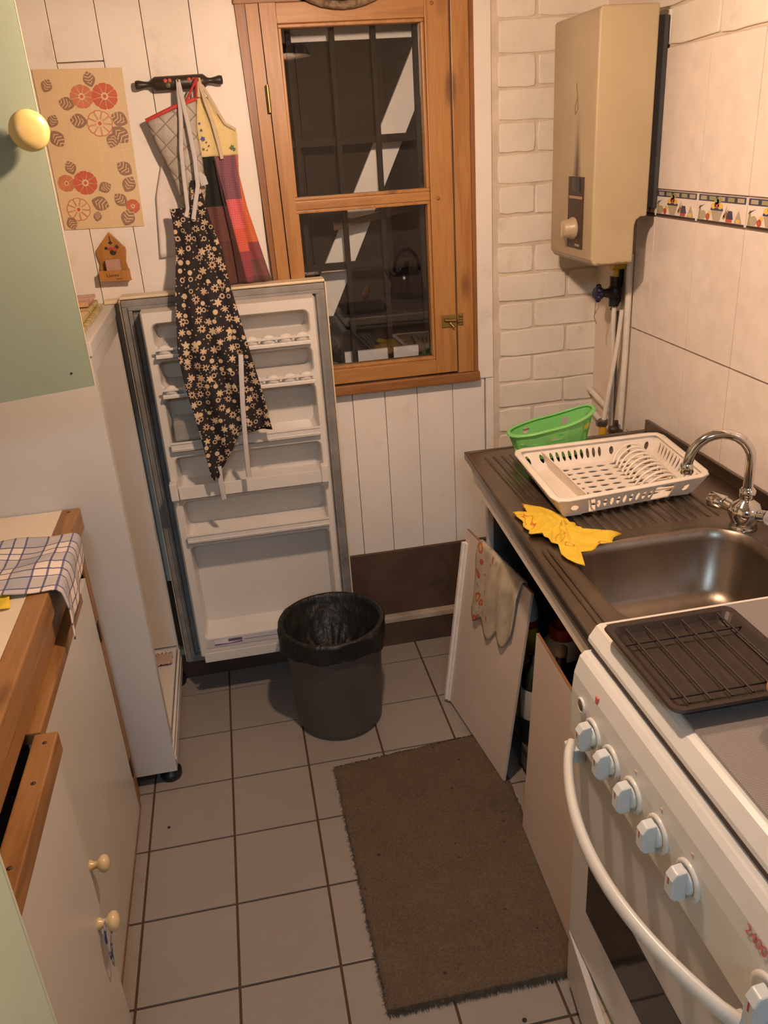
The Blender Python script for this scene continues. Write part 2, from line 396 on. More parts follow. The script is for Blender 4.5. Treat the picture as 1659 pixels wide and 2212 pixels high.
# sash
sy0, sy1 = WY-0.030, WY+0.012
MB().prism([(0.527, 0.880), (0.556, 0.880), (0.5505, 1.799), (0.513, 1.799)], 1, sy0, sy1).obj('sash_stile', M['pine'], win)
MB().box(0.906, 0.966, sy0, sy1, 0.880, 1.799, 0.002).obj('sash_stile', M['pine'], win)
MB().box(0.5505, 0.906, sy0, sy1, 1.756, 1.799, 0.002).obj('sash_rail', M['pine_x'], win)
MB().box(0.553, 0.906, sy0, sy1, 0.880, 0.920, 0.002).obj('sash_rail', M['pine_x'], win)
MB().box(0.551, 0.906, sy0+0.005, sy1, 1.341, 1.364, 0.003).obj('glazing_bar', M['pine_x'], win)
for z0, z1 in ((0.920, 1.341), (1.364, 1.756)):
    b = MB(); q = 0.008
    b.box(0.552, 0.906, sy0+0.008, sy1, z1-q, z1, 0.002); b.box(0.552, 0.906, sy0+0.008, sy1, z0, z0+q, 0.002)
    b.box(0.552, 0.552+q, sy0+0.008, sy1, z0+q, z1-q, 0.002); b.box(0.906-q, 0.906, sy0+0.008, sy1, z0+q, z1-q, 0.002)
    b.obj('glazing_bead', M['pine'], win)
    MB().box(0.548, 0.912, WY-0.004, WY-0.0005, z0-0.002, z1+0.002).obj('pane', M['glass'], win)
# deep reveal outside the sash
rv = MB(); rv.box(0.50, 0.512, WY+0.05, 0.30, 0.86, 1.86); rv.box(1.018, 1.03, WY+0.05, 0.30, 0.86, 1.86)
rv.box(0.512, 1.018, WY+0.05, 0.30, 0.86, 0.868); rv.box(0.512, 1.018, WY+0.05, 0.30, 1.852, 1.86)
rv.obj('reveal', M['darkbase'], win)
# catch and hinges
ct = MB(); ct.box(0.925, 0.9655, sy0-0.004, sy0, 1.008, 1.042, 0.001); ct.tube([(0.932, sy0-0.007, 1.028), (0.962, sy0-0.007, 1.026)], 0.005, 8); ct.tube([(0.945, sy0-0.010, 1.022), (0.955, sy0-0.016, 1.010)], 0.003, 6)
ct.obj('catch', M['brass'], win)
ct = MB(); ct.box(0.972, 0.986, WY-0.032, WY-0.028, 1.010, 1.043, 0.001); ct.lathe([(0.004, 0), (0.004, 0.006), (0.0, 0.008)], (0.979, WY-0.032, 1.036), (0,-1,0), 10); ct.tube([(0.968, WY-0.035, 1.022), (0.984, WY-0.035, 1.022)], 0.0035, 6)
ct.obj('catch_keeper', M['brass'], win)
for z in (1.60, 0.98):
    MB().tube([(0.513, sy0-0.004, z-0.03), (0.5125, sy0-0.004, z+0.03)], 0.0045, 8).obj('hinge', M['brass'], win)
for x, z in ((0.925, 1.785), (0.926, 1.345)): MB().lathe([(0.0, 0.0), (0.005, 0.0), (0.0045, 0.001), (0, 0.0012)], (x, sy0-0.0003, z), (0,-1,0), 10).obj('plug', M['pine_dark'], win)
# security bars and braced shutter outside
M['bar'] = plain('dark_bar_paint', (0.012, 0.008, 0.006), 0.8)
gr = tag(thing('window_grille', 'dark metal bar grille just outside the window glass', 'grille', (0.75, 0.215, 0.87)), None)
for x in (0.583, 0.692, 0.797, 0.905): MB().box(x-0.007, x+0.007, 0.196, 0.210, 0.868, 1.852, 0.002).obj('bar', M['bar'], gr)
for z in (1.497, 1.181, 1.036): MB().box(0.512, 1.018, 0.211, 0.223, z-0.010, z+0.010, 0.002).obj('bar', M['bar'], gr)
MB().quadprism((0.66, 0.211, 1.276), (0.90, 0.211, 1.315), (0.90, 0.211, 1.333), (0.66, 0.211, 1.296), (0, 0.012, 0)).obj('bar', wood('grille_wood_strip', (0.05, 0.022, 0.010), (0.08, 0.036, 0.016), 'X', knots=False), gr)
sh = tag(thing('window_shutter', 'dark board shutter with a white Z shaped brace outside the window', 'shutter', (0.75, 0.30, 0.87)), None)
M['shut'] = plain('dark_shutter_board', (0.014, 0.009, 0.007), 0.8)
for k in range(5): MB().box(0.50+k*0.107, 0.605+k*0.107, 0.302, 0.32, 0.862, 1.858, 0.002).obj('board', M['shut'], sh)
M['brace'] = paint('white_brace_paint', (0.84, 0.83, 0.80), 0.6, 0.05, 12)
MB().box(0.513, 0.985, 0.288, 0.302, 1.735, 1.80, 0.001).obj('brace', M['brace'], sh)
MB().box(0.672, 0.898, 0.288, 0.302, 0.868, 0.921, 0.001).obj('brace', M['brace'], sh)
MB().prism([(0.930, 1.735), (1.004, 1.735), (0.621, 0.98), (0.531, 0.98)], 1, 0.288, 0.302).obj('brace', M['brace'], sh)
# ------------------------------------------------------------------ ceiling lamp (just above the frame)
LX, LY, LZ = 0.610, -0.955, 1.765
lampt = thing('pendant_lamp', 'dark perforated pendant lamp shade with a warm bulb hanging from the ceiling', 'lamp', (LX, LY, 2.3))
t = NT('warm_bulb'); t.base((1.0, 0.8, 0.5)); t.set(Emission_Color=lin(LAMP_COLOR), Emission_Strength=LAMP_STRENGTH)
MB().ell((LX, LY, LZ), 0.030, 0.030, 0.034, 12, 8).obj('bulb', t.m, lampt)
sd = MB(); prof = [(0.14, 1.784), (0.135, 1.80), (0.115, 1.83), (0.08, 1.853), (0.035, 1.866), (0.03, 1.868)]
sd.lathe(prof, (LX, LY, 0), n=36); sd.obj('lamp_shade', plain('dark_wicker_shade', (0.06, 0.035, 0.02), 0.7), lampt, solid=0.003)
rg = MB()
for k in range(20):
    a = 2*math.pi*k/20
    for r, z in ((0.138, 1.79), (0.128, 1.815)): rg.lathe([(0.007, 0), (0.006, 0.002), (0, 0.003)], (LX+r*math.cos(a+z*20), LY+r*math.sin(a+z*20), z), (math.cos(a+z*20), math.sin(a+z*20), 0.3), 8)
rg.obj('lit_hole_dot', plain('lit_hole_color', (0.6, 0.5, 0.38), 0.5), lampt)  # pale dots stand in for bulb light through the perforations
MB().tube([(LX, LY, 2.3), (LX, LY, 1.86)], 0.004, 8).obj('cord', M['black'], lampt)
MB().lathe([(0.016, 1.79), (0.018, 1.84), (0.018, 1.87), (0.010, 1.885)], (LX, LY, 0), n=14).obj('bulb_holder', M['black'], lampt)
# ------------------------------------------------------------------ wicker plate at the head of the window
t = NT('wicker_weave'); v = t.co(scale=(1, 1, 1)); n = t.noise(v, 90, 4)
t.base(t.ramp(n, [(0.35, (0.10, 0.065, 0.04)), (0.65, (0.30, 0.21, 0.13))])); t.set(Roughness=0.8); t.bump(n, 0.5, 0.003)
wk = MB(); wc = (0.708, 0.078, 1.976)
for i in range(9):
    R = 0.19-i*0.019
    wk.tube([(wc[0]+R*math.cos(a*math.pi/24), wc[1]-0.004*(a % 2), wc[2]+R*math.sin(a*math.pi/24)) for a in range(48)], 0.0095, 6, close=True)
tag(wk.obj('wicker_plate', t.m), 'brown wicker plate hanging over the head of the window', 'wicker plate')
# ------------------------------------------------------------------ water heater
hx0, hx1, hy0, hy1, hz0, hz1 = 1.208, 1.345, -0.238, 0.020, 1.187, 1.725
t = NT('yellowed_heater_enamel'); v = t.co(); 
base = t.ramp(t.noise(v, 5), [(0.3, (0.42, 0.335, 0.205)), (0.7, (0.50, 0.41, 0.26))])
# soot trail above the pilot window and front face browner towards its far end
sp = t.n('ShaderNodeSeparateXYZ'); t.l(v, sp.inputs[0]); X, Y, Z = sp.outputs
dy = t.math('ABSOLUTE', t.math('ADD', Y, 0.140))
trail = t.math('MULTIPLY', t.math('MULTIPLY', t.math('SUBTRACT', 1.0, t.math('MINIMUM', t.math('MULTIPLY', dy, t.math('ADD', 34.0, t.math('MULTIPLY', t.math('SUBTRACT', Z, 1.385), 260.0))), 1.0)), t.math('GREATER_THAN', Z, 1.35)), t.math('MINIMUM', t.math('MAXIMUM', t.math('MULTIPLY', t.math('SUBTRACT', 1.53, Z), 9.0), 0.0), 1.0))
front = t.math('LESS_THAN', X, 1.2115)
nz = t.math('ADD', 0.7, t.math('MULTIPLY', t.noise(v, 40), 0.5))
front_brown = t.ramp(t.math('ADD', t.noise(v, 3.0), t.math('MULTIPLY', Y, 0.7)), [(0.30, (0.0,)*3), (0.62, (0.62,)*3)])
base = t.mix(t.math('MULTIPLY', front_brown, front), base, (0.27, 0.175, 0.09))
base = t.mix(t.math('MULTIPLY', t.math('MULTIPLY', trail, front), nz), base, (0.025, 0.015, 0.01))
rust = t.ramp(t.math('ADD', t.math('MULTIPLY', t.math('SUBTRACT', 1.20, Z), 60.0), t.noise(v, 60)), [(0.75, (0,0,0)), (1.0, (0.8,)*3)])
base = t.mix(rust, base, (0.13, 0.07, 0.03))
t.base(base); t.set(Roughness=0.33); M['heater'] = t.m
ht = thing('water_heater', 'yellowed gas water heater with soot streak mounted on the right wall', 'water heater', (1.30, -0.11, hz0))
hb = MB()
prof = [(hx0, hz0+0.016), (hx0+0.012, hz0), (hx1-0.030, hz0), (hx1-0.030, hz0+0.085), (hx1-0.026, hz0+0.098), (hx1-0.016, hz0+0.105), (hx1, hz0+0.105), (hx1, hz1), (hx0+0.006, hz1), (hx0, hz1-0.006)]
hb.prism(prof, 1, hy0, hy1); hb.obj('casing', M['heater'], ht, bevel=0.004)
MB().box(hx1-0.02, RX-0.012, hy0+0.03, hy1-0.01, hz0+0.12, hz1-0.02).obj('gap_shade', plain('heater_shadow_gap', (0.05, 0.05, 0.052), 0.8), ht)  # dark box standing in for shade in the gap behind the heater
pm = MB(); py0, py1 = -0.187, -0.098
pm.box(hx0-0.003, hx0+0.002, py0, py1, 1.222, 1.385, 0.001)
pn = pm.obj('control_panel', plain('dark_brown_panel', (0.05, 0.028, 0.018), 0.45), ht)
MB().box(hx0-0.0045, hx0-0.001, -0.170, -0.122, 1.352, 1.382, 0.001).obj('pilot_window', plain('pilot_glass', (0.02, 0.03, 0.035), 0.1), pn)
MB().box(hx0-0.0045, hx0-0.001, py0+0.004, py1-0.010, 1.336, 1.342).obj('label_strip', plain('tan_label', (0.40, 0.26, 0.15), 0.5), pn)
k = MB(); k.lathe([(0.026, 0), (0.026, 0.006), (0.022, 0.010), (0.021, 0.026), (0.018, 0.030), (0, 0.031)], (hx0-0.003, -0.138, 1.268), (-1,0,0), 22); k.box(hx0-0.037, hx0-0.03, -0.142, -0.134, 1.250, 1.286, 0.002)
k.obj('knob', plain('cream_heater_knob', (0.42, 0.33, 0.21), 0.35), ht)
MB().box(hx0-0.0042, hx0-0.0025, -0.176, -0.150, 1.228, 1.233).obj('badge', plain('silver_badge', (0.5, 0.45, 0.4), 0.3, 0.8), pn)
sc_ = MB(); sc_.tube([(hx0-0.0004, -0.124, 1.585), (hx0-0.0006, -0.132, 1.555), (hx0-0.0004, -0.118, 1.535), (hx0-0.0004, -0.122, 1.52), (hx0-0.0004, -0.136, 1.53), (hx0-0.0004, -0.130, 1.56)], 0.0009, 5)
sc_.obj('scratch_mark', plain('brown_scratch', (0.22, 0.13, 0.06), 0.6), ht)
# ------------------------------------------------------------------ pipes and valve beneath it
M['pipew'] = paint('white_painted_pipe', (0.72, 0.65, 0.56), 0.45, 0.08, 30)
M['pipeg'] = plain('grey_pipe', (0.22, 0.21, 0.20), 0.5)
py_ = -0.055
def pipe(name, label, pts, r, mat, cat='pipe', group=None):
    return tag(MB().tube(pts, r, 12).obj(name, mat), label, cat, group)
pipe('gas_pipe', 'white pipe running down from the black valve below the heater', [(1.362, py_, 1.055), (1.362, py_, 0.99), (1.371, py_+0.01, 0.90), (1.374, py_+0.012, 0.70)], 0.0065, M['pipew'])
pipe('gas_pipe', 'slanting white pipe meeting the clamp of the yellow hose', [(1.372, -0.082, 1.045), (1.364, -0.084, 0.96), (1.342, -0.082, 0.80), (1.334, -0.08, 0.72)], 0.0065, M['pipew'])
pipe('water_pipe', 'thick white pipe closest to the tiled wall below the heater', [(1.376, -0.105, 1.190), (1.376, -0.106, 0.95), (1.375, -0.10, 0.70)], 0.0085, M['pipew'])
pipe('water_pipe', 'thin grey pipe behind the white pipes in the corner', [(1.385, -0.02, 1.03), (1.383, -0.03, 0.65)], 0.006, M['pipeg'])
hv = thing('gas_valve', 'black pipe valve with a dark blue wheel under the heater', 'valve', (1.36, py_, 1.05))
vb = MB(); vb.tube([(1.360, py_, 1.052), (1.360, py_, 1.128)], 0.0135, 14); vb.tube([(1.360, py_, 1.085), (1.318, py_-0.012, 1.091)], [0.016, 0.009], 12); vb.ell((1.360, py_, 1.09), 0.019, 0.019, 0.02)
vb.obj('valve_body', M['black'], hv)
wh = MB(); wh.lathe([(0.0, -0.008), (0.016, -0.008), (0.018, 0), (0.016, 0.008), (0, 0.008)], (1.308, py_-0.015, 1.092), (-1, -0.25, 0.1), 8)
for a in range(6):
    t_ = a*math.pi/3; wh.ell((1.308+0.004*math.sin(t_), py_-0.015+0.017*math.sin(t_), 1.092+0.017*math.cos(t_)), 0.008, 0.007, 0.007, 8, 6)
wh.obj('hand_wheel', plain('navy_wheel', (0.012, 0.013, 0.045), 0.4), hv)
MB().tube([(1.302, py_-0.015, 1.075), (1.300, py_-0.017, 1.05), (1.299, py_-0.016, 1.03), (1.306, py_-0.016, 1.012)], 0.0012, 6).obj('wire', M['pipeg'], hv)
MB().tube([(1.310, py_-0.015, 1.075), (1.309, py_-0.017, 1.055), (1.300, py_-0.016, 1.038)], 0.0012, 6).obj('wire', M['pipeg'], hv)
M['yel'] = plain('yellow_brass_paint', (0.62, 0.40, 0.03), 0.4)
vy = MB(); vy.tube([(1.362, py_, 1.127), (1.362, py_, 1.16)], 0.008, 10); vy.tube([(1.346, py_-0.004, 1.158), (1.384, py_, 1.158)], 0.0125, 10); vy.tube([(1.364, py_, 1.15), (1.364, py_, 1.195)], 0.011, 6)
tag(vy.obj('brass_elbow', M['yel']), 'yellow elbow fitting between heater and black valve', 'pipe fitting')
b2 = MB(); b2.tube([(1.384, -0.030, 1.19), (1.383, -0.030, 1.13), (1.380, -0.032, 1.09)], [0.017, 0.015, 0.011], 12); b2.tube([(1.381, -0.032, 1.10), (1.380, -0.034, 1.06), (1.366, -0.036, 1.035)], [0.010, 0.009, 0.007], 10)
tag(b2.obj('black_connector', M['black']), 'black taped connector behind the valve below the heater', 'pipe fitting')
yh = thing('yellow_hose', 'yellow gas hose with a metal clamp behind the sink worktop', 'hose', (1.336, -0.08, 0.55))
MB().tube([(1.334, -0.08, 0.735), (1.335, -0.081, 0.62), (1.34, -0.085, 0.40)], 0.0105, 12).obj('hose', plain('orange_yellow_rubber', (0.70, 0.33, 0.02), 0.45), yh)
cl = MB(); cl.lathe([(0.0125, 0.728), (0.0135, 0.732), (0.0135, 0.742), (0.0125, 0.746)], (1.334, -0.08, 0), n=16); cl.box(1.315, 1.325, -0.088, -0.074, 0.728, 0.744, 0.002)
cl.obj('clamp', plain('dull_steel', (0.25, 0.22, 0.18), 0.4, 0.9), yh)
tp = MB(); tp.tube([(1.372, -0.115, 0.715), (1.345, -0.12, 0.725)], 0.008, 10); tp.tube([(1.358, -0.118, 0.72), (1.352, -0.124, 0.752)], 0.006, 8); tp.ell((1.345, -0.122, 0.728), 0.013, 0.013, 0.012, 10, 8)
tag(tp.obj('stop_tap', plain('tarnished_tap', (0.09, 0.06, 0.045), 0.5, 0.5)), 'small tarnished stop tap at the foot of the pipes', 'tap')
for z in (0.76, 0.705):
    pipe('wall_pipe', 'upper white pipe low in the corner behind the green basket' if z > 0.73 else 'lower white pipe near the hose at the foot of the bricks', [(1.376, 0.112, z+0.018), (1.378, 0.03, z), (1.379, -0.03, z-0.012)], 0.0085, M['pipew'])
# ------------------------------------------------------------------ fridge (body + wide open door)
M['fridge'] = paint('fridge_white_enamel', (0.56, 0.55, 0.53), 0.35, 0.04, 4)
M['cream'] = paint('aged_cream_plastic', (0.72, 0.60, 0.40), 0.4, 0.08, 12)
M['liner'] = paint('fridge_liner', (0.68, 0.64, 0.585), 0.22, 0.03, 5)
M['gasket'] = paint('grey_door_gasket', (0.22, 0.21, 0.20), 0.55, 0.2, 18, (0.05, 0.04, 0.03), 0.7, 16)
FX0, FX1, FY0, FY1, FZ0, FZ1 = -0.53, 0.064, -0.382, 0.112, 0.042, 1.155
fr_ = thing('refrigerator', 'tall white refrigerator with its door standing wide open', 'refrigerator', (-0.2, -0.135, 0))
fb2 = MB(); T_ = 0.028
fb2.box(FX0, FX1, FY0, FY0+T_, FZ0, FZ1-0.03); fb2.box(FX0, FX1, FY1-T_, FY1, FZ0, FZ1-0.03)
fb2.box(FX0, FX1, FY0+T_, FY1-T_, FZ0, FZ0+0.03); fb2.box(FX0, FX0+0.04, FY0+T_, FY1-T_, FZ0+0.03, FZ1-0.03)
fb2.box(FX0, FX1, FY0+T_, FY1-T_, FZ1-0.07, FZ1-0.03)
fb2.obj('body', M['fridge'], fr_)
tb = MB(); tb.box(FX0, FX1+0.004, FY0-0.004, FY1+0.004, FZ1-0.03, FZ1, 0.003)
tb.obj('top_panel', M['fridge'], fr_)
MB().box(FX1-0.02, FX1+0.020, FY1-0.035, FY1+0.004, FZ1+0.0005, FZ1+0.010, 0.003).obj('hinge_cover', M['cream'], fr_)
li = MB(); li.box(FX0+0.042, FX1-0.004, FY1-T_-0.004, FY1-T_-0.0005, FZ0+0.09, FZ1-0.075); li.box(FX0+0.042, FX1-0.006, FY0+T_+0.001, FY1-T_-0.0045, FZ0+0.031, FZ0+0.085, 0.004)
li.box(FX0+0.042, FX1-0.004, FY0+T_+0.0005, FY0+T_+0.004, FZ0+0.09, FZ1-0.075)
li.obj('inner_liner', M['liner'], fr_)
fs = MB(); fs.box(FX1-0.004, FX1+0.004, FY0+0.004, FY1-0.004, FZ0+0.031, FZ0+0.050, 0.002); fs.box(FX1-0.004, FX1+0.003, FY0+0.004, FY1-0.004, FZ0+0.056, FZ0+0.074, 0.002)
fs.obj('front_sill', M['liner'], fr_)
for y in (FY0+0.035, FY1-0.035):
    MB().lathe([(0.026, 0.0), (0.028, 0.006), (0.028, 0.020), (0.012, 0.024), (0.012, 0.0415)], (FX1-0.022, y, 0), n=20).obj('foot', M['black'], fr_)
MB().box(-0.45, FX1-0.06, FY0+0.02, FY1-0.02, 0.012, FZ0-0.001).obj('underside', M['black'], fr_)
pr = MB(); rows = []
for i in range(9):
    rows.append([(0.0+0.05*k/8, -0.02+0.06*i/8, FZ0+0.0875+0.010*abs(math.sin(i*2.3+k*1.7))) for k in range(9)])
pr.grid(rows); tag(pr.obj('crumpled_cloth', paint('pinkish_rag', (0.52, 0.38, 0.31), 0.8, 0.15), solid=0.002), 'crumpled pinkish rag on the floor of the open fridge', 'cloth')
# door, parallel to the back wall
DX0, DX1, DZ0, DZ1 = 0.088, 0.602, 0.092, 1.168
sh_ = MB(); sh_.box(DX0, DX1, 0.052, 0.098, DZ0, DZ1, 0.005); sh_.obj('door', M['fridge'], fr_)
door = [o for o in fr_.children if o.name.startswith('door')][0]
cp = MB(); cp.box(DX0-0.001, DX1+0.002, 0.046, 0.100, DZ1+0.0004, DZ1+0.007, 0.002); cp.box(DX1+0.0006, DX1+0.005, 0.044, 0.098, DZ0, DZ1, 0.0015); cp.box(DX0-0.004, DX0-0.0004, 0.044, 0.098, DZ0, DZ1, 0.0015)
cp.obj('door_trim', M['cream'], door)
gk = MB()
def frame(m, x0, x1, z0, z1, t, y0, y1, b=0.002):
    m.box(x0, x1, y0, y1, z1-t, z1, b); m.box(x0, x1, y0, y1, z0, z0+t, b); m.box(x0, x0+t, y0, y1, z0+t, z1-t, b); m.box(x1-t, x1, y0, y1, z0+t, z1-t, b)
frame(gk, DX0+0.001, DX1-0.001, DZ0+0.001, DZ1-0.001, 0.016, 0.036, 0.0518); frame(gk, DX0+0.016, DX1-0.016, DZ0+0.016, DZ1-0.016, 0.010, 0.030, 0.0518); frame(gk, DX0+0.026, DX1-0.024, DZ0+0.026, DZ1-0.024, 0.012, 0.042, 0.0518)
gk.obj('gasket', M['gasket'], door)
# liner with moulded compartments
LX0, LX1, YF, YB = 0.137, 0.566, -0.034, 0.046
cells = [(1.040, 1.144, 1.052, 1.118), (0.940, 1.040, 0.950, 1.024), (0.778, 0.940, 0.790, 0.927), (0.650, 0.778, 0.664, 0.768), (0.515, 0.650, 0.527, 0.642), (0.150, 0.515, 0.205, 0.506)]
lm = MB()
for z0, z1, h0, h1 in cells:
    def L(x0, x1, a, b, r, y): return [(p[0], y, p[1]) for p in rrect(x0, x1, a, b, r, 5)]
    loops = [L(LX0, LX1, z0, z1, 0.0002, YB), L(LX0, LX1, z0, z1, 0.0002, YF+0.006), L(LX0+0.004, LX1-0.004, z0, z1, 0.0002, YF), L(0.157, 0.549, h0, h1, 0.016, YF), L(0.160, 0.546, h0+0.003, h1-0.003, 0.015, YF+0.005), L(0.166, 0.541, h0+0.006+min(0.012, 0.10*(h1-h0)), h1-0.005, 0.014, YB-0.006)]
    n = len(loops[0]); vs = [p for q in loops for p in q]
    fs_ = [(i*n+k, i*n+(k+1) % n, (i+1)*n+(k+1) % n, (i+1)*n+k) for i in range(len(loops)-1) for k in range(n)]
    fs_.append(tuple(range((len(loops)-1)*n, len(loops)*n)))
    lm.add(vs, fs_)
lm.box(LX0+0.001, LX1-0.001, YB-0.001, 0.0515, 0.151, 1.143)
lo = lm.obj('door_liner', M['liner'], door)
ea = M['liner']
for zc in (1.040, 0.938):
    e = MB(); e.box(0.160, 0.546, YF-0.024, YF-0.0205, zc+0.013, zc+0.019, 0.001); e.box(0.160, 0.546, YF-0.020, YF+0.02, zc-0.006, zc+0.003, 0.002)
    e.box(0.160, 0.546, YF-0.022, YF-0.018, zc-0.006, zc+0.002, 0.001); er = e.obj('egg_rail', ea, door)
    for k in range(9): MB().ell((0.182+k*0.0428, YF-0.009, zc+0.011), 0.0185, 0.014, 0.014, 16, 8).obj('egg_cup', plain('egg_cup_plastic', (0.78, 0.68, 0.52), 0.3) if False else M['cream'] if False else M['liner'], er)
def rail(z0, z1, y0, grooves=True, inset=0.0):
    m = MB(); m.box(0.158+inset, 0.548-inset, y0, y0+0.004, z0, z1, 0.0015); m.box(0.158+inset, 0.548-inset, y0, YF+0.02, z0, z0+0.004, 0.0015)
    if grooves: m.box(0.158+inset, 0.548-inset, y0-0.002, y0+0.002, z1-0.004, z1+0.001, 0.001); m.box(0.158+inset, 0.548-inset, y0-0.0015, y0+0.002, z0+0.006, z0+0.009, 0.001)
    return m.obj('shelf_rail', M['liner'], door)
rail(0.786, 0.812, YF-0.016); r4 = rail(0.652, 0.690, YF-0.018, False); rail(0.519, 0.545, YF-0.014)
for x in (0.146, 0.548): MB().box(x-0.010, x+0.010, YF-0.026, YF-0.001, 0.655, 0.704, 0.003).obj('rail_clip', M['liner'], r4)
b6 = MB(); b6.box(0.150, 0.556, YF-0.030, YF-0.026, 0.150, 0.176, 0.0015); b6.box(0.150, 0.556, YF-0.030, YF+0.01, 0.146, 0.150, 0.0015); b6.obj('bottom_rail', M['liner'], door)
sk = MB(); sk.box(0.160, 0.48, YF-0.0016, YF-0.0002, 0.1755, 0.2035)
sk.cur = 1; sk.box(0.182, 0.262, YF-0.0022, YF-0.0014, 0.1815, 0.1985)
sk.cur = 2; sk.prism([(0.182, 0.1815), (0.262, 0.1835), (0.262, 0.1885), (0.222, 0.1845), (0.182, 0.1860)], 1, YF-0.0028, YF-0.002)
sk.cur = 3; sk.box(0.222, 0.262, YF-0.0028, YF-0.002, 0.190, 0.1985); sk.box(0.268, 0.42, YF-0.0022, YF-0.0014, 0.189, 0.190)
sk.obj('door_sticker', [plain('sticker_pale', (0.58, 0.56, 0.55), 0.3), plain('sticker_white', (0.72, 0.70, 0.70), 0.3), plain('sticker_purple', (0.30, 0.06, 0.28), 0.3), plain('sticker_plum', (0.14, 0.09, 0.13), 0.3)], door)
# clear butter box in the third compartment
t = NT('clear_plastic'); t.base((0.86, 0.82, 0.74)); t.set(Roughness=0.06, Transmission_Weight=0.75, IOR=1.3, Specular_IOR_Level=0.9); M['clearplastic'] = t.m
bb = MB(); bb.box(0.172, 0.262, YF-0.008, 0.028, 0.8135, 0.866, 0.006); 
bb.obj('butter_box', M['clearplastic'], None); o = bpy.data.objects['butter_box']; tag(o, 'clear plastic butter box in the third door shelf of the fridge', 'container')
# magazines on the fridge
for k, (cc, dx, dy) in enumerate((((0.36, 0.33, 0.10), 0.0, 0.0), ((0.55, 0.45, 0.18), 0.004, 0.01), ((0.50, 0.16, 0.09), -0.006, 0.0))):
    t = NT('magazine_cover'); v = t.co(scale=(3, 22, 3), rot=(0, 0, 0.5+k)); n = t.noise(v, 4, 4)
    t.base(t.ramp(n, [(0.3, tuple(c*0.35 for c in cc)), (0.5, cc), (0.6, (0.62, 0.42, 0.24)), (0.75, (0.30, 0.10, 0.06) if k == 2 else (0.22, 0.24, 0.06))])); t.set(Roughness=0.25)
    y0, y1 = ((-0.33, 0.03), (-0.31, 0.04), (-0.08, 0.055))[k]
    x1 = (0.046, 0.036, 0.030)[k]
    zz = FZ1+0.0006+0.011*k+(0.0 if k < 2 else 0.001)
    m = MB(); m.box(-0.20, x1, y0, y1, zz, zz+0.010, 0.0015)
    tag(m.obj('magazine', t.m), ['green magazine lying at the bottom of the pile on the fridge', 'yellowish magazine in the middle of the pile on the fridge', 'red covered magazine on top of the pile on the fridge'][k], 'magazine', 'magazines on the fridge')
# ------------------------------------------------------------------ left worktop and cupboard
M['worktop'] = paint('cream_laminate', (0.72, 0.60, 0.45), 0.35, 0.05, 4)
M['doorcream'] = paint('cream_door_laminate', (0.59, 0.565, 0.51), 0.3, 0.05, 3)
M['knobcream'] = plain('cream_ceramic_knob', (0.72, 0.56, 0.32), 0.25)
WZ = 0.80
wt = thing('worktop', 'cream worktop edged with honey coloured wood beside the fridge', 'worktop', (-0.3, -0.9, WZ-0.04))
MB().box(-0.555, -0.062, -1.445, -0.386, WZ-0.035, WZ-0.001, 0.001).obj('slab', M['worktop'], wt)
MB().box(-0.0618, -0.024, -1.445, -0.386, WZ-0.048, WZ+0.001, 0.003).obj('wood_edge', M['edgewood'], wt)
nl = MB(); nl.lathe([(0.0, 0.0), (0.004, 0.0), (0.003, 0.0008), (0, 0.001)], (-0.045, -0.405, WZ+0.001), (0,0,1), 10); nl.obj('screw_head', plain('dark_screw', (0.06, 0.03, 0.015), 0.5), wt)
bc = thing('base_cupboard', 'cream base cupboard with wooden edging and two round knobs', 'cupboard', (-0.3, -0.9, 0))
m = MB(); m.box(-0.555, -0.050, -0.402, -0.386, 0.0, WZ-0.05); m.box(-0.555, -0.050, -1.445, -1.429, 0.0, WZ-0.05); m.box(-0.555, -0.54, -1.429, -0.402, 0.0, WZ-0.05); m.box(-0.54, -0.052, -1.429, -0.402, 0.05, 0.066); m.obj('carcass', M['doorcream'], bc)
MB().box(-0.058, -0.034, -1.40, -0.405, 0.700, WZ-0.0485, 0.002).obj('upper_rail', wood('shaded_rail_wood', (0.20, 0.09, 0.03), (0.33, 0.165, 0.06), 'Y'), bc)
MB().box(-0.050, -0.018, -1.026, -0.575, 0.668, 0.690, 0.003).obj('lower_rail', M['edgewood'], bc)
d1 = MB(); d1.box(-0.048, -0.030, -1.005, -0.462, 0.012, 0.666, 0.001); d1o = d1.obj('door', M['doorcream'], bc)
e1 = MB(); e1.box(-0.0335, -0.0285, -0.4618, -0.446, 0.004, 0.748, 0.001); e1.obj('door_edging', M['edgewood_z'], d1o)
e1 = MB(); e1.box(-0.048, -0.0285, -1.005, -0.462, 0.002, 0.0118, 0.001); e1.obj('door_edging', M['edgewood'], d1o)
e1 = MB(); e1.box(-0.060, -0.034, -0.4455, -0.404, 0.004, 0.70, 0.001); e1.obj('end_post', M['edgewood_z'], bc)
for z in (0.525, 0.135): MB().box(-0.034, -0.0272, -0.462, -0.4465, z-0.025, z+0.025, 0.001).obj('hinge', plain('dark_hinge', (0.05, 0.03, 0.015), 0.5, 0.6), d1o)
def knob(x, y, z, par, r=0.0165):
    m = MB(); m.lathe([(0.010, 0), (0.010, 0.004), (0.0065, 0.008), (0.007, 0.014), (r*0.85, 0.019), (r, 0.025), (r*0.9, 0.031), (r*0.5, 0.035), (0, 0.036)], (x, y, z), (1,0,0), 20)
    return m.obj('knob', M['knobcream'], par)
knob(-0.030, -0.935, 0.315, d1o)
d2 = MB(); d2.box(-0.020, -0.002, -1.440, -1.027, 0.004, 0.652, 0.001); d2o = d2.obj('door', paint('pinkish_cream_door', (0.61, 0.585, 0.545), 0.3, 0.04, 3), bc)
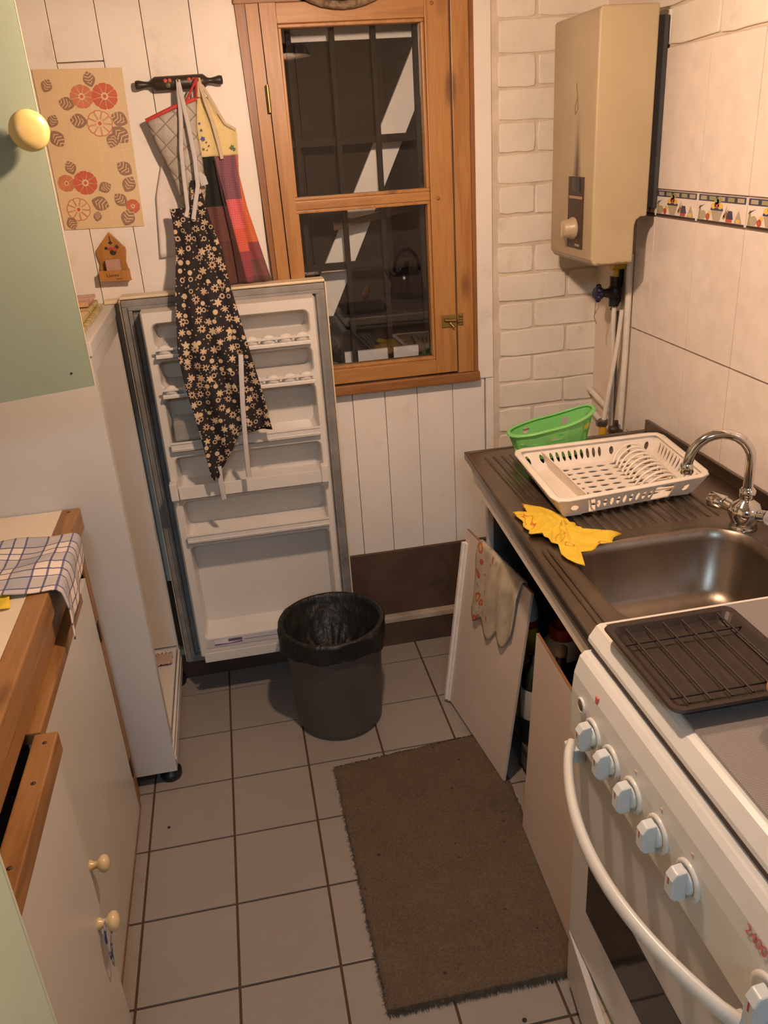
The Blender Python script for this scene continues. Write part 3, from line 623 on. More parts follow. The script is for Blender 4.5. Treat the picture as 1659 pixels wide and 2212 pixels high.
MB().box(-0.026, 0.010, -1.440, -1.030, 0.6525, 0.690, 0.003).obj('top_batten', M['edgewood'], d2o)
for y in (-1.055, -1.145, -1.30): MB().lathe([(0.0, 0.0), (0.004, 0.0), (0.003, 0.0008), (0, 0.001)], (-0.006, y, 0.690), (0,0,1), 10).obj('screw_head', plain('dark_batten_screw', (0.06, 0.03, 0.015), 0.5), d2o)
knob(-0.002, -1.060, 0.305, d2o, 0.0175)
# hair elastic looped over the near knob
he = MB(); pts = []
for i in range(28):
    a = 2*math.pi*i/28; pts.append((0.007+0.003*math.sin(a*2)+0.006*(math.cos(a)+1)*0.5, -1.062+0.019*math.sin(a)+0.004*math.cos(a), 0.262+0.050*math.cos(a)))
he.tube(pts, 0.0020, 7, close=True)
t = NT('blue_white_elastic'); v = t.co(); n = t.noise(v, 60, 2); t.base(t.ramp(n, [(0.45, (0.03, 0.06, 0.16)), (0.58, (0.50, 0.50, 0.50))])); t.set(Roughness=0.7)
tag(he.obj('hair_elastic', t.m), 'blue and white elastic loop hanging from the cupboard knob', 'elastic band')
# tea towel on the worktop
t = NT('checked_tea_towel'); tc = t.n('ShaderNodeTexCoord'); sp = t.n('ShaderNodeSeparateXYZ'); t.l(tc.outputs['UV'], sp.inputs[0])
def band(c, per, lo, hi, ph=0.0):
    f = t.math('FRACT', t.math('ADD', t.math('MULTIPLY', c, per), ph)); return t.math('MULTIPLY', t.math('GREATER_THAN', f, lo), t.math('LESS_THAN', f, hi))
U, V = sp.outputs[0], sp.outputs[1]
col = t.mix(t.math('MULTIPLY', band(U, 4.0, 0.0, 0.42), 0.55), (0.74, 0.63, 0.54), (0.28, 0.30, 0.36))
col = t.mix(t.math('MULTIPLY', band(V, 2.6, 0.02, 0.45), 0.55), col, (0.30, 0.32, 0.37))
for q, per in ((U, 4.0), (V, 2.6)):
    for ph in (0.43, 0.72, 0.98): col = t.mix(t.math('MULTIPLY', band(q, per, ph-0.022, ph+0.022), 0.85), col, (0.045, 0.05, 0.16))
t.base(col); t.set(Roughness=0.85); t.bump(t.noise(t.co('UV'), 160, 2), 0.35, 0.002)
tt = MB(); rows = []
for i in range(41):
    v_ = i/40; row = []
    for k in range(45):
        u_ = k/44
        s_ = -0.27+u_*0.345                       # distance across, positive beyond the wooden edge
        y = -0.545-v_*0.215-0.03*u_*(v_-0.2)+0.006*math.sin(u_*9)-0.05*max(0, u_-0.75)*v_
        z = WZ+0.0045+0.0025*(1+math.sin(u_*17+v_*6))*(1 if s_ < -0.03 else 0.4)+0.004*max(0, math.sin(v_*9+u_*4))
        x = s_
        if s_ > -0.018:
            d = s_+0.018; lim = 0.085*(0.35+0.65*v_)
            d = d*(0.62+0.45*v_)
            ang = min(d/0.012, math.pi/2); x = -0.018+0.012*math.sin(ang)+0.010*v_*min(1, d*20)*(0.6+0.4*math.sin(v_*14)); z = z-0.012*(1-math.cos(ang))-max(0, d-0.0188)*1.05
        row.append((x, y, z))
    rows.append(row)
tt.grid(rows)
tag(tt.obj('tea_towel', t.m, solid=0.0025, off=1), 'blue and white checked tea towel draped over the worktop edge', 'towel')
yc = MB(); rows = [[(-0.155+0.055*k/8+0.02*i/8, -0.745-0.09*i/8+0.02*k/8, WZ+0.003+0.002*math.sin(i*1.1+k)) for k in range(9)] for i in range(9)]
yc.grid(rows); tag(yc.obj('yellow_cloth', plain('yellow_cloth_cotton', (0.72, 0.50, 0.03), 0.8), solid=0.002, off=1), 'corner of a yellow cloth beside the checked towel', 'cloth')
# ------------------------------------------------------------------ green cupboards
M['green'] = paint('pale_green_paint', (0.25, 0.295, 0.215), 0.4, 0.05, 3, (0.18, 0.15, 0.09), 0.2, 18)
M['green_lit'] = paint('pale_green_paint_lit', (0.58, 0.70, 0.58), 0.4, 0.05, 3, (0.30, 0.26, 0.16), 0.22, 18)  # same green, lightened to stand in for light missing low down
uc = thing('wall_cupboard', 'pale green wall cupboard with its door open over the worktop', 'cupboard', (-0.37, -0.76, 1.189))
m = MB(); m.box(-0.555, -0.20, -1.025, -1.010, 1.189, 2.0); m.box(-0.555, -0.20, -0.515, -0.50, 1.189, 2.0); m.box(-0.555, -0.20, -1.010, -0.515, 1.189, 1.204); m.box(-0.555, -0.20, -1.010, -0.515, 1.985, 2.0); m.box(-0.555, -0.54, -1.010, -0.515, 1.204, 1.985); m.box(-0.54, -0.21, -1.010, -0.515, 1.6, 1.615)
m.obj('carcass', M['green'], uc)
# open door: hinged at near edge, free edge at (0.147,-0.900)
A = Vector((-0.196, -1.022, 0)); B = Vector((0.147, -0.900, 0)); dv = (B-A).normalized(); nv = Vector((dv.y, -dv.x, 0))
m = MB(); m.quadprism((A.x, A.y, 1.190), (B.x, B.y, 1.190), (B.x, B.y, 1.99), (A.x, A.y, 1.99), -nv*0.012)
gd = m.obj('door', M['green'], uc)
m = MB(); e0 = B+dv*0.0004; m.quadprism((e0.x, e0.y, 1.190), (e0.x+dv.x*0.0012, e0.y+dv.y*0.0012, 1.190), (e0.x+dv.x*0.0012, e0.y+dv.y*0.0012, 1.99), (e0.x, e0.y, 1.99), -nv*0.012)
m.obj('door_edge', paint('worn_cream_edge', (0.66, 0.52, 0.36), 0.5, 0.1), gd)
kp = B-dv*0.018; kz = 1.531
m = MB(); m.lathe([(0.009, 0), (0.008, 0.010), (0.012, 0.014), (0.0243, 0.018), (0.0249, 0.023), (0.022, 0.028), (0.012, 0.030), (0, 0.0304)], (kp.x, kp.y, kz), tuple(nv), 28)
m.obj('knob', plain('butter_yellow_knob', (0.62, 0.46, 0.17), 0.3), gd)
for s_, z in ((0.21, 1.212), (0.045, 1.214)):
    q = B-dv*s_*0.62
    m = MB(); m.lathe([(0.0016, 0), (0.0016, 0.0006), (0, 0.0008)], (q.x, q.y, z), tuple(nv), 8); m.obj('screw_hole', M['black'], gd)
q = B-dv*0.137; m = MB(); m.lathe([(0.0035, 0), (0.003, 0.0006), (0, 0.0008)], (q.x, q.y, 1.335), tuple(nv), 9); m.obj('paint_fleck', plain('turquoise_paint', (0.05, 0.33, 0.36), 0.4), gd)
for z in (1.33, 1.9): MB().box(-0.203, -0.191, -1.0275, -1.0165, z-0.02, z+0.02, 0.001).obj('hinge', M['brass'], gd)
gc = thing('green_cupboard', 'pale green floor cupboard close to the camera at lower left', 'cupboard', (-0.25, -1.78, 0))
m = MB(); m.box(-0.555, 0.040, -2.12, -1.452, 0.0, 0.86); m.obj('carcass', M['green_lit'], gc, bevel=0.002)
m = MB(); m.box(0.0405, 0.055, -2.11, -1.452, 0.03, 0.858, 0.001); gdo = m.obj('door', M['green_lit'], gc)
m = MB(); m.box(0.0545, 0.0556, -1.4565, -1.4515, 0.03, 0.858); m.obj('door_edge', paint('chipped_pale_edge', (0.62, 0.64, 0.48), 0.5, 0.1), gdo)
# ------------------------------------------------------------------ sink unit
def holed(m, P, u0, u1, v0, v1, nu, nv, ru, rv, n=16, skip=None):
    """panel of nu x nv cells each with an elliptical hole; P maps (u,v) to a point"""
    du, dv_ = (u1-u0)/nu, (v1-v0)/nv
    for i in range(nu):
        for j in range(nv):
            cu, cv = u0+(i+0.5)*du, v0+(j+0.5)*dv_
            if skip and skip(i, j):
                m.add([P(cu-du/2, cv-dv_/2), P(cu+du/2, cv-dv_/2), P(cu+du/2, cv+dv_/2), P(cu-du/2, cv+dv_/2)], [(0,1,2,3)]); continue
            o_, i_ = [], []
            for k in range(n):
                a = 2*math.pi*(k+0.0)/n; c, s = math.cos(a), math.sin(a); q = max(abs(c), abs(s))
                o_.append(P(cu+c/q*du/2, cv+s/q*dv_/2)); i_.append(P(cu+c*du/2*ru, cv+s*dv_/2*rv))
            m.add(o_+i_, [(k, (k+1) % n, n+(k+1) % n, n+k) for k in range(n)])
    return m
SZ = 0.76
t = NT('brushed_steel'); v = t.co(scale=(1, 1, 1)); n = t.noise(v, 7, 5); n2 = t.noise(t.co(scale=(60, 2, 2)), 6, 3)
t.base(t.ramp(n, [(0.3, (0.205, 0.168, 0.135)), (0.7, (0.30, 0.255, 0.212))])); t.set(Metallic=1.0)
t.l(t.math('ADD', 0.26, t.math('MULTIPLY', n2, 0.16)), t.b.inputs['Roughness']); M['steel'] = t.m
su = thing('kitchen_sink', 'stainless steel sink top with ribbed drainer and one bowl', 'sink', (1.1, -0.7, SZ-0.03))
def wtx(y): return lerp(0.890, 0.846, (-0.243-y)/0.885)
# top sheet with bowl hole
bx0, bx1, by0, by1 = 0.918, 1.272, -1.112, -0.815
m = MB()
n = 40
outer, rings = [], []
cx, cy = (bx0+bx1)/2, (by0+by1)/2
hole = rrect(bx0, bx1, by0, by1, 0.075, 9)
def ring(inset, z, r): return [(p[0], p[1], z) for p in rrect(bx0+inset, bx1-inset, by0+inset, by1-inset, r, 9)]
R0 = ring(-0.008, SZ, 0.083)
nn = len(R0)
out = []
for p in R0:
    dx, dy = p[0]-cx, p[1]-cy
    s_ = 1e9
    for lim, d in ((1.355-cx, dx), (0.858-cx, dx), (-0.79-cy, dy), (-1.130-cy, dy)):
        if abs(d) > 1e-6 and lim/d > 0: s_ = min(s_, lim/d)
    out.append((cx+dx*s_, cy+dy*s_, SZ))
loops = [out, R0, ring(-0.004, SZ+0.0015, 0.079), ring(0.0, SZ-0.001, 0.075), ring(0.006, SZ-0.02, 0.07), ring(0.022, SZ-0.12, 0.065), ring(0.045, SZ-0.142, 0.06), ring(0.09, SZ-0.146, 0.05)]
vs = [p for q in loops for p in q]
m.add(vs, [(i*nn+k, i*nn+(k+1) % nn, (i+1)*nn+(k+1) % nn, (i+1)*nn+k) for i in range(len(loops)-1) for k in range(nn)], True)
m.add([loops[-1][k] for k in range(nn)], [tuple(range(nn))], True)
bowl = m.obj('bowl', M['steel'], su)
m = MB()
def slab(x0a, x1a, ya, yb):
    m.add([(x0a(ya), ya, SZ), (x1a(ya), ya, SZ), (x1a(yb), yb, SZ), (x0a(yb), yb, SZ)], [(0,1,2,3)])
slab(wtx, lambda y: 1.382, -0.243, -0.79); slab(wtx, lambda y: 0.858, -0.79, -1.130); slab(lambda y: 1.355, lambda y: 1.382, -0.79, -1.130); 
# rolled edges
m.tube([(wtx(y), y, SZ-0.001) for y in (-0.243, -0.5, -0.8, -1.130)], 0.004, 8)
m.tube([(x, -0.243, SZ-0.001) for x in (0.890, 1.1, 1.382)], 0.004, 8)
m.quadprism((wtx(-0.243)-0.003, -0.243, SZ-0.015), (wtx(-1.13)-0.003, -1.13, SZ-0.015), (wtx(-1.13)-0.003, -1.13, SZ-0.001), (wtx(-0.243)-0.003, -0.243, SZ-0.001), (0.003, 0, 0))
m.box(0.890, 1.382, -0.245, -0.240, SZ-0.015, SZ-0.001)
m.box(1.374, 1.383, -1.130, -0.243, SZ, SZ+0.030, 0.002)
m.obj('top_sheet', M['steel'], su)
rb = MB()
for k in range(17):
    x = 0.928+k*0.0215
    ya, yb = (-0.285, -0.775)
    rb.tube([(x, ya, SZ-0.003), (x, ya-0.012, SZ-0.0004), (x, (ya+yb)/2, SZ-0.0002), (x, yb+0.01, SZ-0.0004), (x, yb, SZ-0.003)], [(0.002, 0.003), (0.003, 0.006), (0.003, 0.006), (0.003, 0.006), (0.002, 0.003)], 8, flat=(0,0,1))
for x in (0.880, 0.892): rb.tube([(x, -0.80, SZ-0.002), (x-0.001, -0.83, SZ+0.0008), (x-0.008, -1.128, SZ+0.0008)], [(0.002, 0.002), (0.003, 0.004), (0.003, 0.004)], 8, flat=(0,0,1))
rb.obj('drainer_ribs', M['steel'], su)
# cabinet under the sink
M['cabw'] = paint('dusty_white_board', (0.80, 0.72, 0.62), 0.5, 0.08, 7, (0.35, 0.28, 0.2), 0.4, 20)
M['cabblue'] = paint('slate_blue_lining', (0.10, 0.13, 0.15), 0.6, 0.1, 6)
sc = thing('sink_cabinet', 'open white cabinet carrying the sink with a slate blue lining', 'cabinet', (1.12, -0.7, 0))
m = MB(); m.quadprism((wtx(-0.30)+0.006, -0.30, 0.692), (wtx(-1.13)+0.006, -1.13, 0.692), (wtx(-1.13)+0.006, -1.13, 0.742), (wtx(-0.30)+0.006, -0.30, 0.742), (0.018, 0.0, 0)); rl = m.obj('front_rail', M['cabw'], sc, bevel=0.002)
m = MB(); m.quadprism((wtx(-0.30)+0.0025, -0.30, 0.728), (wtx(-1.13)+0.0025, -1.13, 0.728), (wtx(-1.13)+0.0025, -1.13, 0.738), (wtx(-0.30)+0.0025, -0.30, 0.738), (0.003, 0.0, 0)); m.obj('rail_bead', plain('grey_aluminium', (0.5, 0.47, 0.43), 0.35, 0.7), rl)
MB().box(0.927, 0.943, -0.306, -0.290, 0.02, 0.726, 0.001).obj('corner_post', M['cabw'], sc)
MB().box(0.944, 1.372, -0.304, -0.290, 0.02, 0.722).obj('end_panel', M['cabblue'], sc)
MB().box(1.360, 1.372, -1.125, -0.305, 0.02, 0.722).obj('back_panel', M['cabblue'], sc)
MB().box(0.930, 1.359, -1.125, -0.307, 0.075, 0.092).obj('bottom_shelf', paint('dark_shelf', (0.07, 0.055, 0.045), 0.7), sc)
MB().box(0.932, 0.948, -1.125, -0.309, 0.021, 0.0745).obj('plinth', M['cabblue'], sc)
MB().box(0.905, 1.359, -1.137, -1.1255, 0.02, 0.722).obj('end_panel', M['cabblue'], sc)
for k, (x0, w_) in enumerate(((0.936, 0.012), (0.952, 0.016), (0.972, 0.010))):
    tag(MB().box(x0, x0+w_, -0.90-0.02*k, -0.665+0.002*k, 0.0925, 0.150+0.012*k, 0.001).obj('wood_offcut', wood('grey_offcut_wood', (0.16, 0.10, 0.06), (0.26, 0.17, 0.11), 'Y', knots=False)),
        ['front strip of wood lying in the sink cabinet', 'middle strip of wood lying in the sink cabinet', 'rear strip of wood lying in the sink cabinet'][k], 'wood strip', 'wood strips in the sink cabinet')
# loose leaning doors
def leaning(name, label, x0, y0, th, w_, al, h, thick=0.015):
    wv = Vector((math.sin(th), -math.cos(th), 0)); nv = Vector((math.cos(th), math.sin(th), 0))
    uv_ = math.sin(al)*nv+Vector((0, 0, math.cos(al))); inn = math.cos(al)*nv-Vector((0, 0, math.sin(al)))
    B_ = Vector((x0, y0, 0.0135))
    return B_, wv, uv_, inn
def P4(B_, wv, uv_, a, b, c, d): return [tuple(B_+wv*s+uv_*t_) for s, t_ in ((a, c), (b, c), (b, d), (a, d))]
M['panel'] = paint('pale_pink_board', (0.66, 0.555, 0.465), 0.42, 0.05, 4, (0.40, 0.30, 0.22), 0.15, 30)
M['paneledge'] = paint('brown_board_edge', (0.25, 0.13, 0.06), 0.7, 0.2, 20)
doors = []
for nm, lab, a in (('cabinet_door', 'loose pale cabinet door leaning with a stained towel over it', (0.824, -0.233, 0.124, 0.371, 0.135, 0.528)), ('cabinet_door', 'loose pale cabinet door leaning between the open cabinet and the cooker', (0.866, -0.752, -0.040, 0.355, 0.050, 0.524))):
    B_, wv, uv_, inn = leaning(nm, lab, *a); w_, h_ = a[3], a[5]
    root = thing('cabinet_door', lab, 'cabinet door', tuple(B_), 'loose doors of the sink cabinet')
    m = MB(); m.quadprism(*P4(B_, wv, uv_, 0, w_, 0, h_), inn*0.006); m.obj('board', M['panel'], root)
    m = MB(); q = P4(B_, wv, uv_, 0.0, w_, h_+0.0002, h_+0.0014); m.quadprism(*q, inn*0.006); m.obj('edging', M['paneledge'], root)
    doors.append((B_, wv, uv_, inn, w_, h_, root))
B_, wv, uv_, inn, w_, h_, root = doors[0]
m = MB(); m.quadprism(*[tuple(Vector(p)-inn*0.012) for p in P4(B_, wv, uv_, 0.0005, 0.010, 0.0, h_-0.035)], inn*0.0118); m.quadprism(*[tuple(Vector(p)-inn*0.006) for p in P4(B_, wv, uv_, 0.010, 0.018, 0.0, h_-0.035)], inn*0.0058)
m.obj('edge_strip', M['whiteplastic'], root)
# stained towel on the first door
t = NT('stained_towel'); tc = t.n('ShaderNodeTexCoord'); sp = t.n('ShaderNodeSeparateXYZ'); t.l(tc.outputs['UV'], sp.inputs[0]); vv = t.co('UV')
col = t.ramp(t.noise(vv, 5, 5), [(0.3, (0.36, 0.30, 0.21)), (0.6, (0.52, 0.43, 0.31)), (0.75, (0.26, 0.24, 0.19))])
vo = t.voro(t.co('UV', scale=(1, 1.4, 1)), 5.5)
red = t.math('MULTIPLY', t.math('LESS_THAN', vo.outputs['Distance'], 0.36), t.math('LESS_THAN', t.math('ADD', sp.outputs[0], t.math('MULTIPLY', sp.outputs[1], -0.1)), 0.36))
col = t.mix(red, col, (0.42, 0.10, 0.05))
col = t.mix(t.math('MULTIPLY', red, t.math('LESS_THAN', vo.outputs['Distance'], 0.22)), col, (0.50, 0.32, 0.10))
bl = t.math('MULTIPLY', t.math('LESS_THAN', t.voro(vv, 9).outputs['Distance'], 0.22), t.math('LESS_THAN', sp.outputs[0], 0.4))
col = t.mix(t.math('MULTIPLY', bl, 0.5), col, (0.08, 0.10, 0.15)); t.base(col); t.set(Roughness=0.9); t.bump(t.noise(vv, 60, 3), 0.5, 0.003)
m = MB(); rows = []
NU, NV = 46, 30
for j in range(NV+1):
    row = []
    for i in range(NU+1):
        u_ = i/NU; s = 0.085+u_*0.245; 
        back = 0.05; total = back+0.205+0.035*math.sin(u_*3.0)+0.018*math.sin(u_*17)-0.03*u_
        d = j/NV*total
        fold = 0.007*(0.5+0.5*math.sin(u_*20+0.6*math.sin(d*18)))*(0.25+0.75*u_)*min(1, d*14)+0.003*(1+math.sin(u_*7+d*25))
        if d < back: a_, off = h_-(back-d), -0.0105      # inner face
        elif d < back+0.024:
            q = (d-back)/0.024*math.pi; a_, off = h_+0.003+0.004*math.sin(q), -0.0035-0.007*math.cos(q)
        else: a_, off = h_-(d-back-0.024), 0.0035+fold*min(1, (d-back-0.024)*25)
        # off measured outward from the outer face
        shrink = 1.0-0.10*max(0, (d-back)/0.2)
        row.append(tuple(B_+wv*(0.085+0.14+(s-0.225)*shrink)+uv_*a_-inn*off))
    rows.append(row)
m.grid(rows)
tag(m.obj('kitchen_towel', t.m, solid=0.003, off=0.0), 'grubby beige towel with red print hung over the leaning cabinet door', 'towel')
# things in the sink cabinet
M['darkglass'] = plain('dark_bottle_glass', (0.015, 0.02, 0.02), 0.12)
def bottle(label, c, prof, mats_prof, cat='bottle'):
    root = thing('bottle', label, cat, (c[0], c[1], 0.0925), 'bottles in the sink cabinet')
    for nm, pr_, mt in mats_prof: MB().lathe(pr_, (c[0], c[1], 0.0925), n=20).obj(nm, mt, root)
    return root
bottle('yellow cleaning bottle with red neck and white cap in the cabinet', (0.985, -0.450), None, [('body', [(0.034, 0), (0.037, 0.02), (0.037, 0.16), (0.030, 0.19), (0.033, 0.20), (0.030, 0.215), (0.033, 0.225), (0.028, 0.245), (0.022, 0.265)], plain('yellow_bottle', (0.60, 0.42, 0.02), 0.35)), ('neck', [(0.022, 0.2655), (0.023, 0.29)], plain('red_neck', (0.35, 0.03, 0.02), 0.4)), ('cap', [(0.026, 0.2905), (0.024, 0.32), (0.015, 0.35), (0.0, 0.352)], plain('frosted_cap', (0.5, 0.5, 0.5), 0.4))])
bottle('white lidded jar with a red top and blue label in the cabinet', (1.052, -0.512), None, [('body', [(0.046, 0), (0.048, 0.01), (0.048, 0.21), (0.046, 0.215)], plain('navy_label', (0.02, 0.025, 0.07), 0.4)), ('collar', [(0.050, 0.2155), (0.052, 0.225), (0.046, 0.245), (0.034, 0.262)], plain('white_collar', (0.55, 0.55, 0.54), 0.4)), ('lid', [(0.033, 0.2625), (0.034, 0.285), (0.030, 0.292), (0.022, 0.290), (0.020, 0.282), (0.0, 0.282)], plain('red_lid', (0.32, 0.03, 0.025), 0.4))])
bottle('small clear bottle with a pale cork in the cabinet', (1.004, -0.622), None, [('body', [(0.026, 0), (0.028, 0.01), (0.028, 0.17), (0.024, 0.21), (0.013, 0.245), (0.012, 0.285)], plain('smoky_glass', (0.10, 0.08, 0.07), 0.1, Transmission_Weight=0.6)), ('cork', [(0.014, 0.2855), (0.014, 0.305), (0.010, 0.309), (0.0, 0.310)], plain('pale_cork', (0.40, 0.30, 0.22), 0.7))])
bottle('dark bottle with a white label behind the leaning cabinet doors', (0.962, -0.560), None, [('body', [(0.030, 0), (0.032, 0.01), (0.032, 0.20), (0.024, 0.225), (0.012, 0.235), (0.012, 0.255), (0.0, 0.256)], M['darkglass']), ('label', [(0.0325, 0.08), (0.0327, 0.081), (0.0327, 0.165), (0.0325, 0.166)], plain('white_bottle_label', (0.55, 0.56, 0.58), 0.5))])
# ------------------------------------------------------------------ mixer tap
mt = thing('mixer_tap', 'chrome mixer tap with a swan neck spout and two clear handles', 'tap', (1.284, -0.832, SZ))
m = MB(); m.lathe([(0.026, 0.0), (0.026, 0.004), (0.022, 0.008), (0.026, 0.016), (0.031, 0.028), (0.031, 0.038), (0.025, 0.050), (0.014, 0.058), (0.012, 0.062), (0.015, 0.066), (0.015, 0.078), (0.012, 0.082)], (1.284, -0.832, SZ+0.0005), n=28); m.obj('body', M['chrome'], mt)
pts = [(1.284, -0.831, SZ+0.080), (1.283, -0.832, SZ+0.125)] + [(1.228+0.055*math.cos(a), -0.816-0.016*math.cos(a)*1.0, SZ+0.138+0.056*math.sin(a)) for a in [math.pi*k/12 for k in range(0, 12)]] + [(1.172, -0.798, SZ+0.134)]
m = MB(); m.tube(pts, 0.0095, 14); m.obj('spout', M['chrome'], mt)
m = MB(); m.lathe([(0.0105, 0), (0.0125, 0.002), (0.0125, 0.016), (0.0105, 0.020)], (1.1715, -0.7975, SZ+0.116), n=18); m.obj('nozzle', M['chrome'], mt)
M['crystal'] = plain('clear_acrylic', (0.85, 0.83, 0.80), 0.05, Transmission_Weight=0.7)
for s in (-1, 1):
    d_ = Vector((-0.45, 1.0, 0)).normalized()*(1 if s < 0 else -1)
    c0 = Vector((1.284, -0.832, SZ+0.034))+d_*0.030
    m = MB(); m.tube([c0, c0+d_*0.014+Vector((0, 0, 0.003))], 0.012, 14); hs = m.obj('handle_stem', M['chrome'], mt)
    m = MB(); c1 = c0+d_*0.0145+Vector((0, 0, 0.003)); m.tube([c1, c1+d_*0.003, c1+d_*0.030, c1+d_*0.034], [0.012, 0.0165, 0.0175, 0.014], 6); m.obj('handle', M['chrome'] if s < 0 else M['crystal'], mt)
# ------------------------------------------------------------------ dish rack
M['rackw'] = plain('cream_white_plastic', (0.80, 0.72, 0.62), 0.35)
dr = thing('dish_rack', 'cream plastic dish drainer rack standing on the drainer', 'dish rack', (1.13, -0.56, SZ))
def rackpt(u, v, z):      # u across x 0..1, v depth 0..1 (0 far), slightly trapezoid and tapering with height
    k = (z-0.770)/0.042; ins = 0.020*(1-k)
    xa, xb = lerp(0.964, 0.948, v)+ins, lerp(1.320, 1.292, v)-ins; ya, yb = -0.410-ins, lerp(-0.715, -0.682, u)+ins
    return (lerp(xa, xb, u), lerp(ya, yb, v), z)
ZB, ZT = SZ+0.0085, SZ+0.052
m = MB(); holed(m, lambda u, v: rackpt(u, v, ZB), 0.22, 0.60, 0.06, 0.94, 4, 8, 0.78, 0.42); holed(m, lambda u, v: rackpt(u, v, ZB), 0.0, 0.22, 0.0, 1.0, 1, 1, 0.01, 0.01)
holed(m, lambda u, v: rackpt(u, v, ZB), 0.22, 1.0, 0.0, 0.06, 1, 1, 0.01, 0.01); holed(m, lambda u, v: rackpt(u, v, ZB), 0.22, 1.0, 0.94, 1.0, 1, 1, 0.01, 0.01); holed(m, lambda u, v: rackpt(u, v, ZB), 0.60, 1.0, 0.06, 0.94, 2, 9, 0.8, 0.5)
m.obj('base', M['rackw'], dr, solid=0.0025)
m = MB(); H = lambda t_: lerp(ZB, ZT, t_)
holed(m, lambda u, t_: rackpt(u, 0, H(t_)), 0.20, 0.60, 0.08, 0.88, 9, 1, 0.55, 0.62); holed(m, lambda u, t_: rackpt(u, 0, H(t_)), 0.0, 0.20, 0.08, 0.88, 2, 1, 0.3, 0.55); holed(m, lambda u, t_: rackpt(u, 0, H(t_)), 0.60, 1.0, 0.08, 0.88, 3, 1, 0.25, 0.5)
for a, b in ((0, 0.08), (0.88, 1)): holed(m, lambda u, t_: rackpt(u, 0, H(t_)), 0, 1, a, b, 1, 1, 0.01, 0.01)
holed(m, lambda u, t_: rackpt(u, 1, H(t_)), 0.24, 0.66, 0.08, 0.80, 9, 1, 0.62, 0.66); holed(m, lambda u, t_: rackpt(u, 1, H(t_)), 0.0, 0.19, 0.08, 0.80, 1, 1, 0.30, 0.5); holed(m, lambda u, t_: rackpt(u, 1, H(t_)), 0.80, 1.0, 0.08, 0.80, 1, 1, 0.24, 0.5)
for a, b in ((0.0, 0.19), (0.24, 0.66), (0.80, 1.0)): holed(m, lambda u, t_: rackpt(u, 1, H(t_)), a, b, 0, 0.08, 1, 1, 0.01, 0.01)
holed(m, lambda u, t_: rackpt(u, 1, H(t_)), 0, 1, 0.80, 1, 1, 1, 0.01, 0.01)
holed(m, lambda v, t_: rackpt(0, v, H(t_)), 0, 1, 0.05, 0.80, 15, 4, 0.55, 0.55); holed(m, lambda v, t_: rackpt(0, v, H(t_)), 0, 1, 0.80, 1, 1, 1, 0.01, 0.01); holed(m, lambda v, t_: rackpt(0, v, H(t_)), 0, 1, 0, 0.05, 1, 1, 0.01, 0.01)
holed(m, lambda v, t_: rackpt(1, v, H(t_)), 0.08, 0.92, 0.12, 0.85, 12, 1, 0.5, 0.8)
for a, b, c_, d in ((0, 0.08, 0.12, 0.85), (0.92, 1, 0.12, 0.85), (0, 1, 0, 0.12), (0, 1, 0.85, 1)): holed(m, lambda v, t_: rackpt(1, v, H(t_)), a, b, c_, d, 1, 1, 0.01, 0.01)
m.obj('side_wall', M['rackw'], dr, solid=0.0025)
m = MB(); rp = []
for u, v in [(0.06, 0), (0.94, 0), (0.985, 0.02), (1, 0.08), (1, 0.92), (0.985, 0.98), (0.94, 1), (0.06, 1), (0.015, 0.98), (0, 0.92), (0, 0.08), (0.015, 0.02)]:
    rp.append(rackpt(u, v, ZT+0.001))
m.tube(rp, [(0.0035, 0.0085)]*len(rp), 10, close=True, flat=(0,0,1)); m.obj('rim', M['rackw'], dr)
m = MB(); a, b = rackpt(0.165, 0.03, ZB), rackpt(0.215, 0.97, ZB); a2, b2_ = rackpt(0.165, 0.01, ZT-0.004), rackpt(0.205, 0.985, ZT-0.004)
m.quadprism(a, b, b2_, a2, (0.003, 0, 0)); m.obj('cutlery_divider', M['rackw'], dr)
for k in range(10):
    v_ = 0.10+k*0.082; pts = []
    for i in range(13):
        q = i/12; u_ = 0.655+0.25*q; pts.append(rackpt(u_, v_+0.01*q, ZB+0.003+0.036*math.sin(math.pi*min(1, q*1.0))**0.55 if q < 0.999 else ZB+0.004))
    m = MB(); m.tube(pts, [(0.0022, 0.003)]*13, 8); m.obj('plate_prong', M['rackw'], dr)
ft = MB()
for u, v in ((0.08, 0.95), (0.92, 0.95), (0.08, 0.05), (0.92, 0.05)): q = rackpt(u, v, ZB); MB().box(q[0]-0.018, q[0]+0.018, q[1]-0.008, q[1]+0.008, SZ+0.0031, ZB, 0.002).obj('foot', M['rackw'], dr)
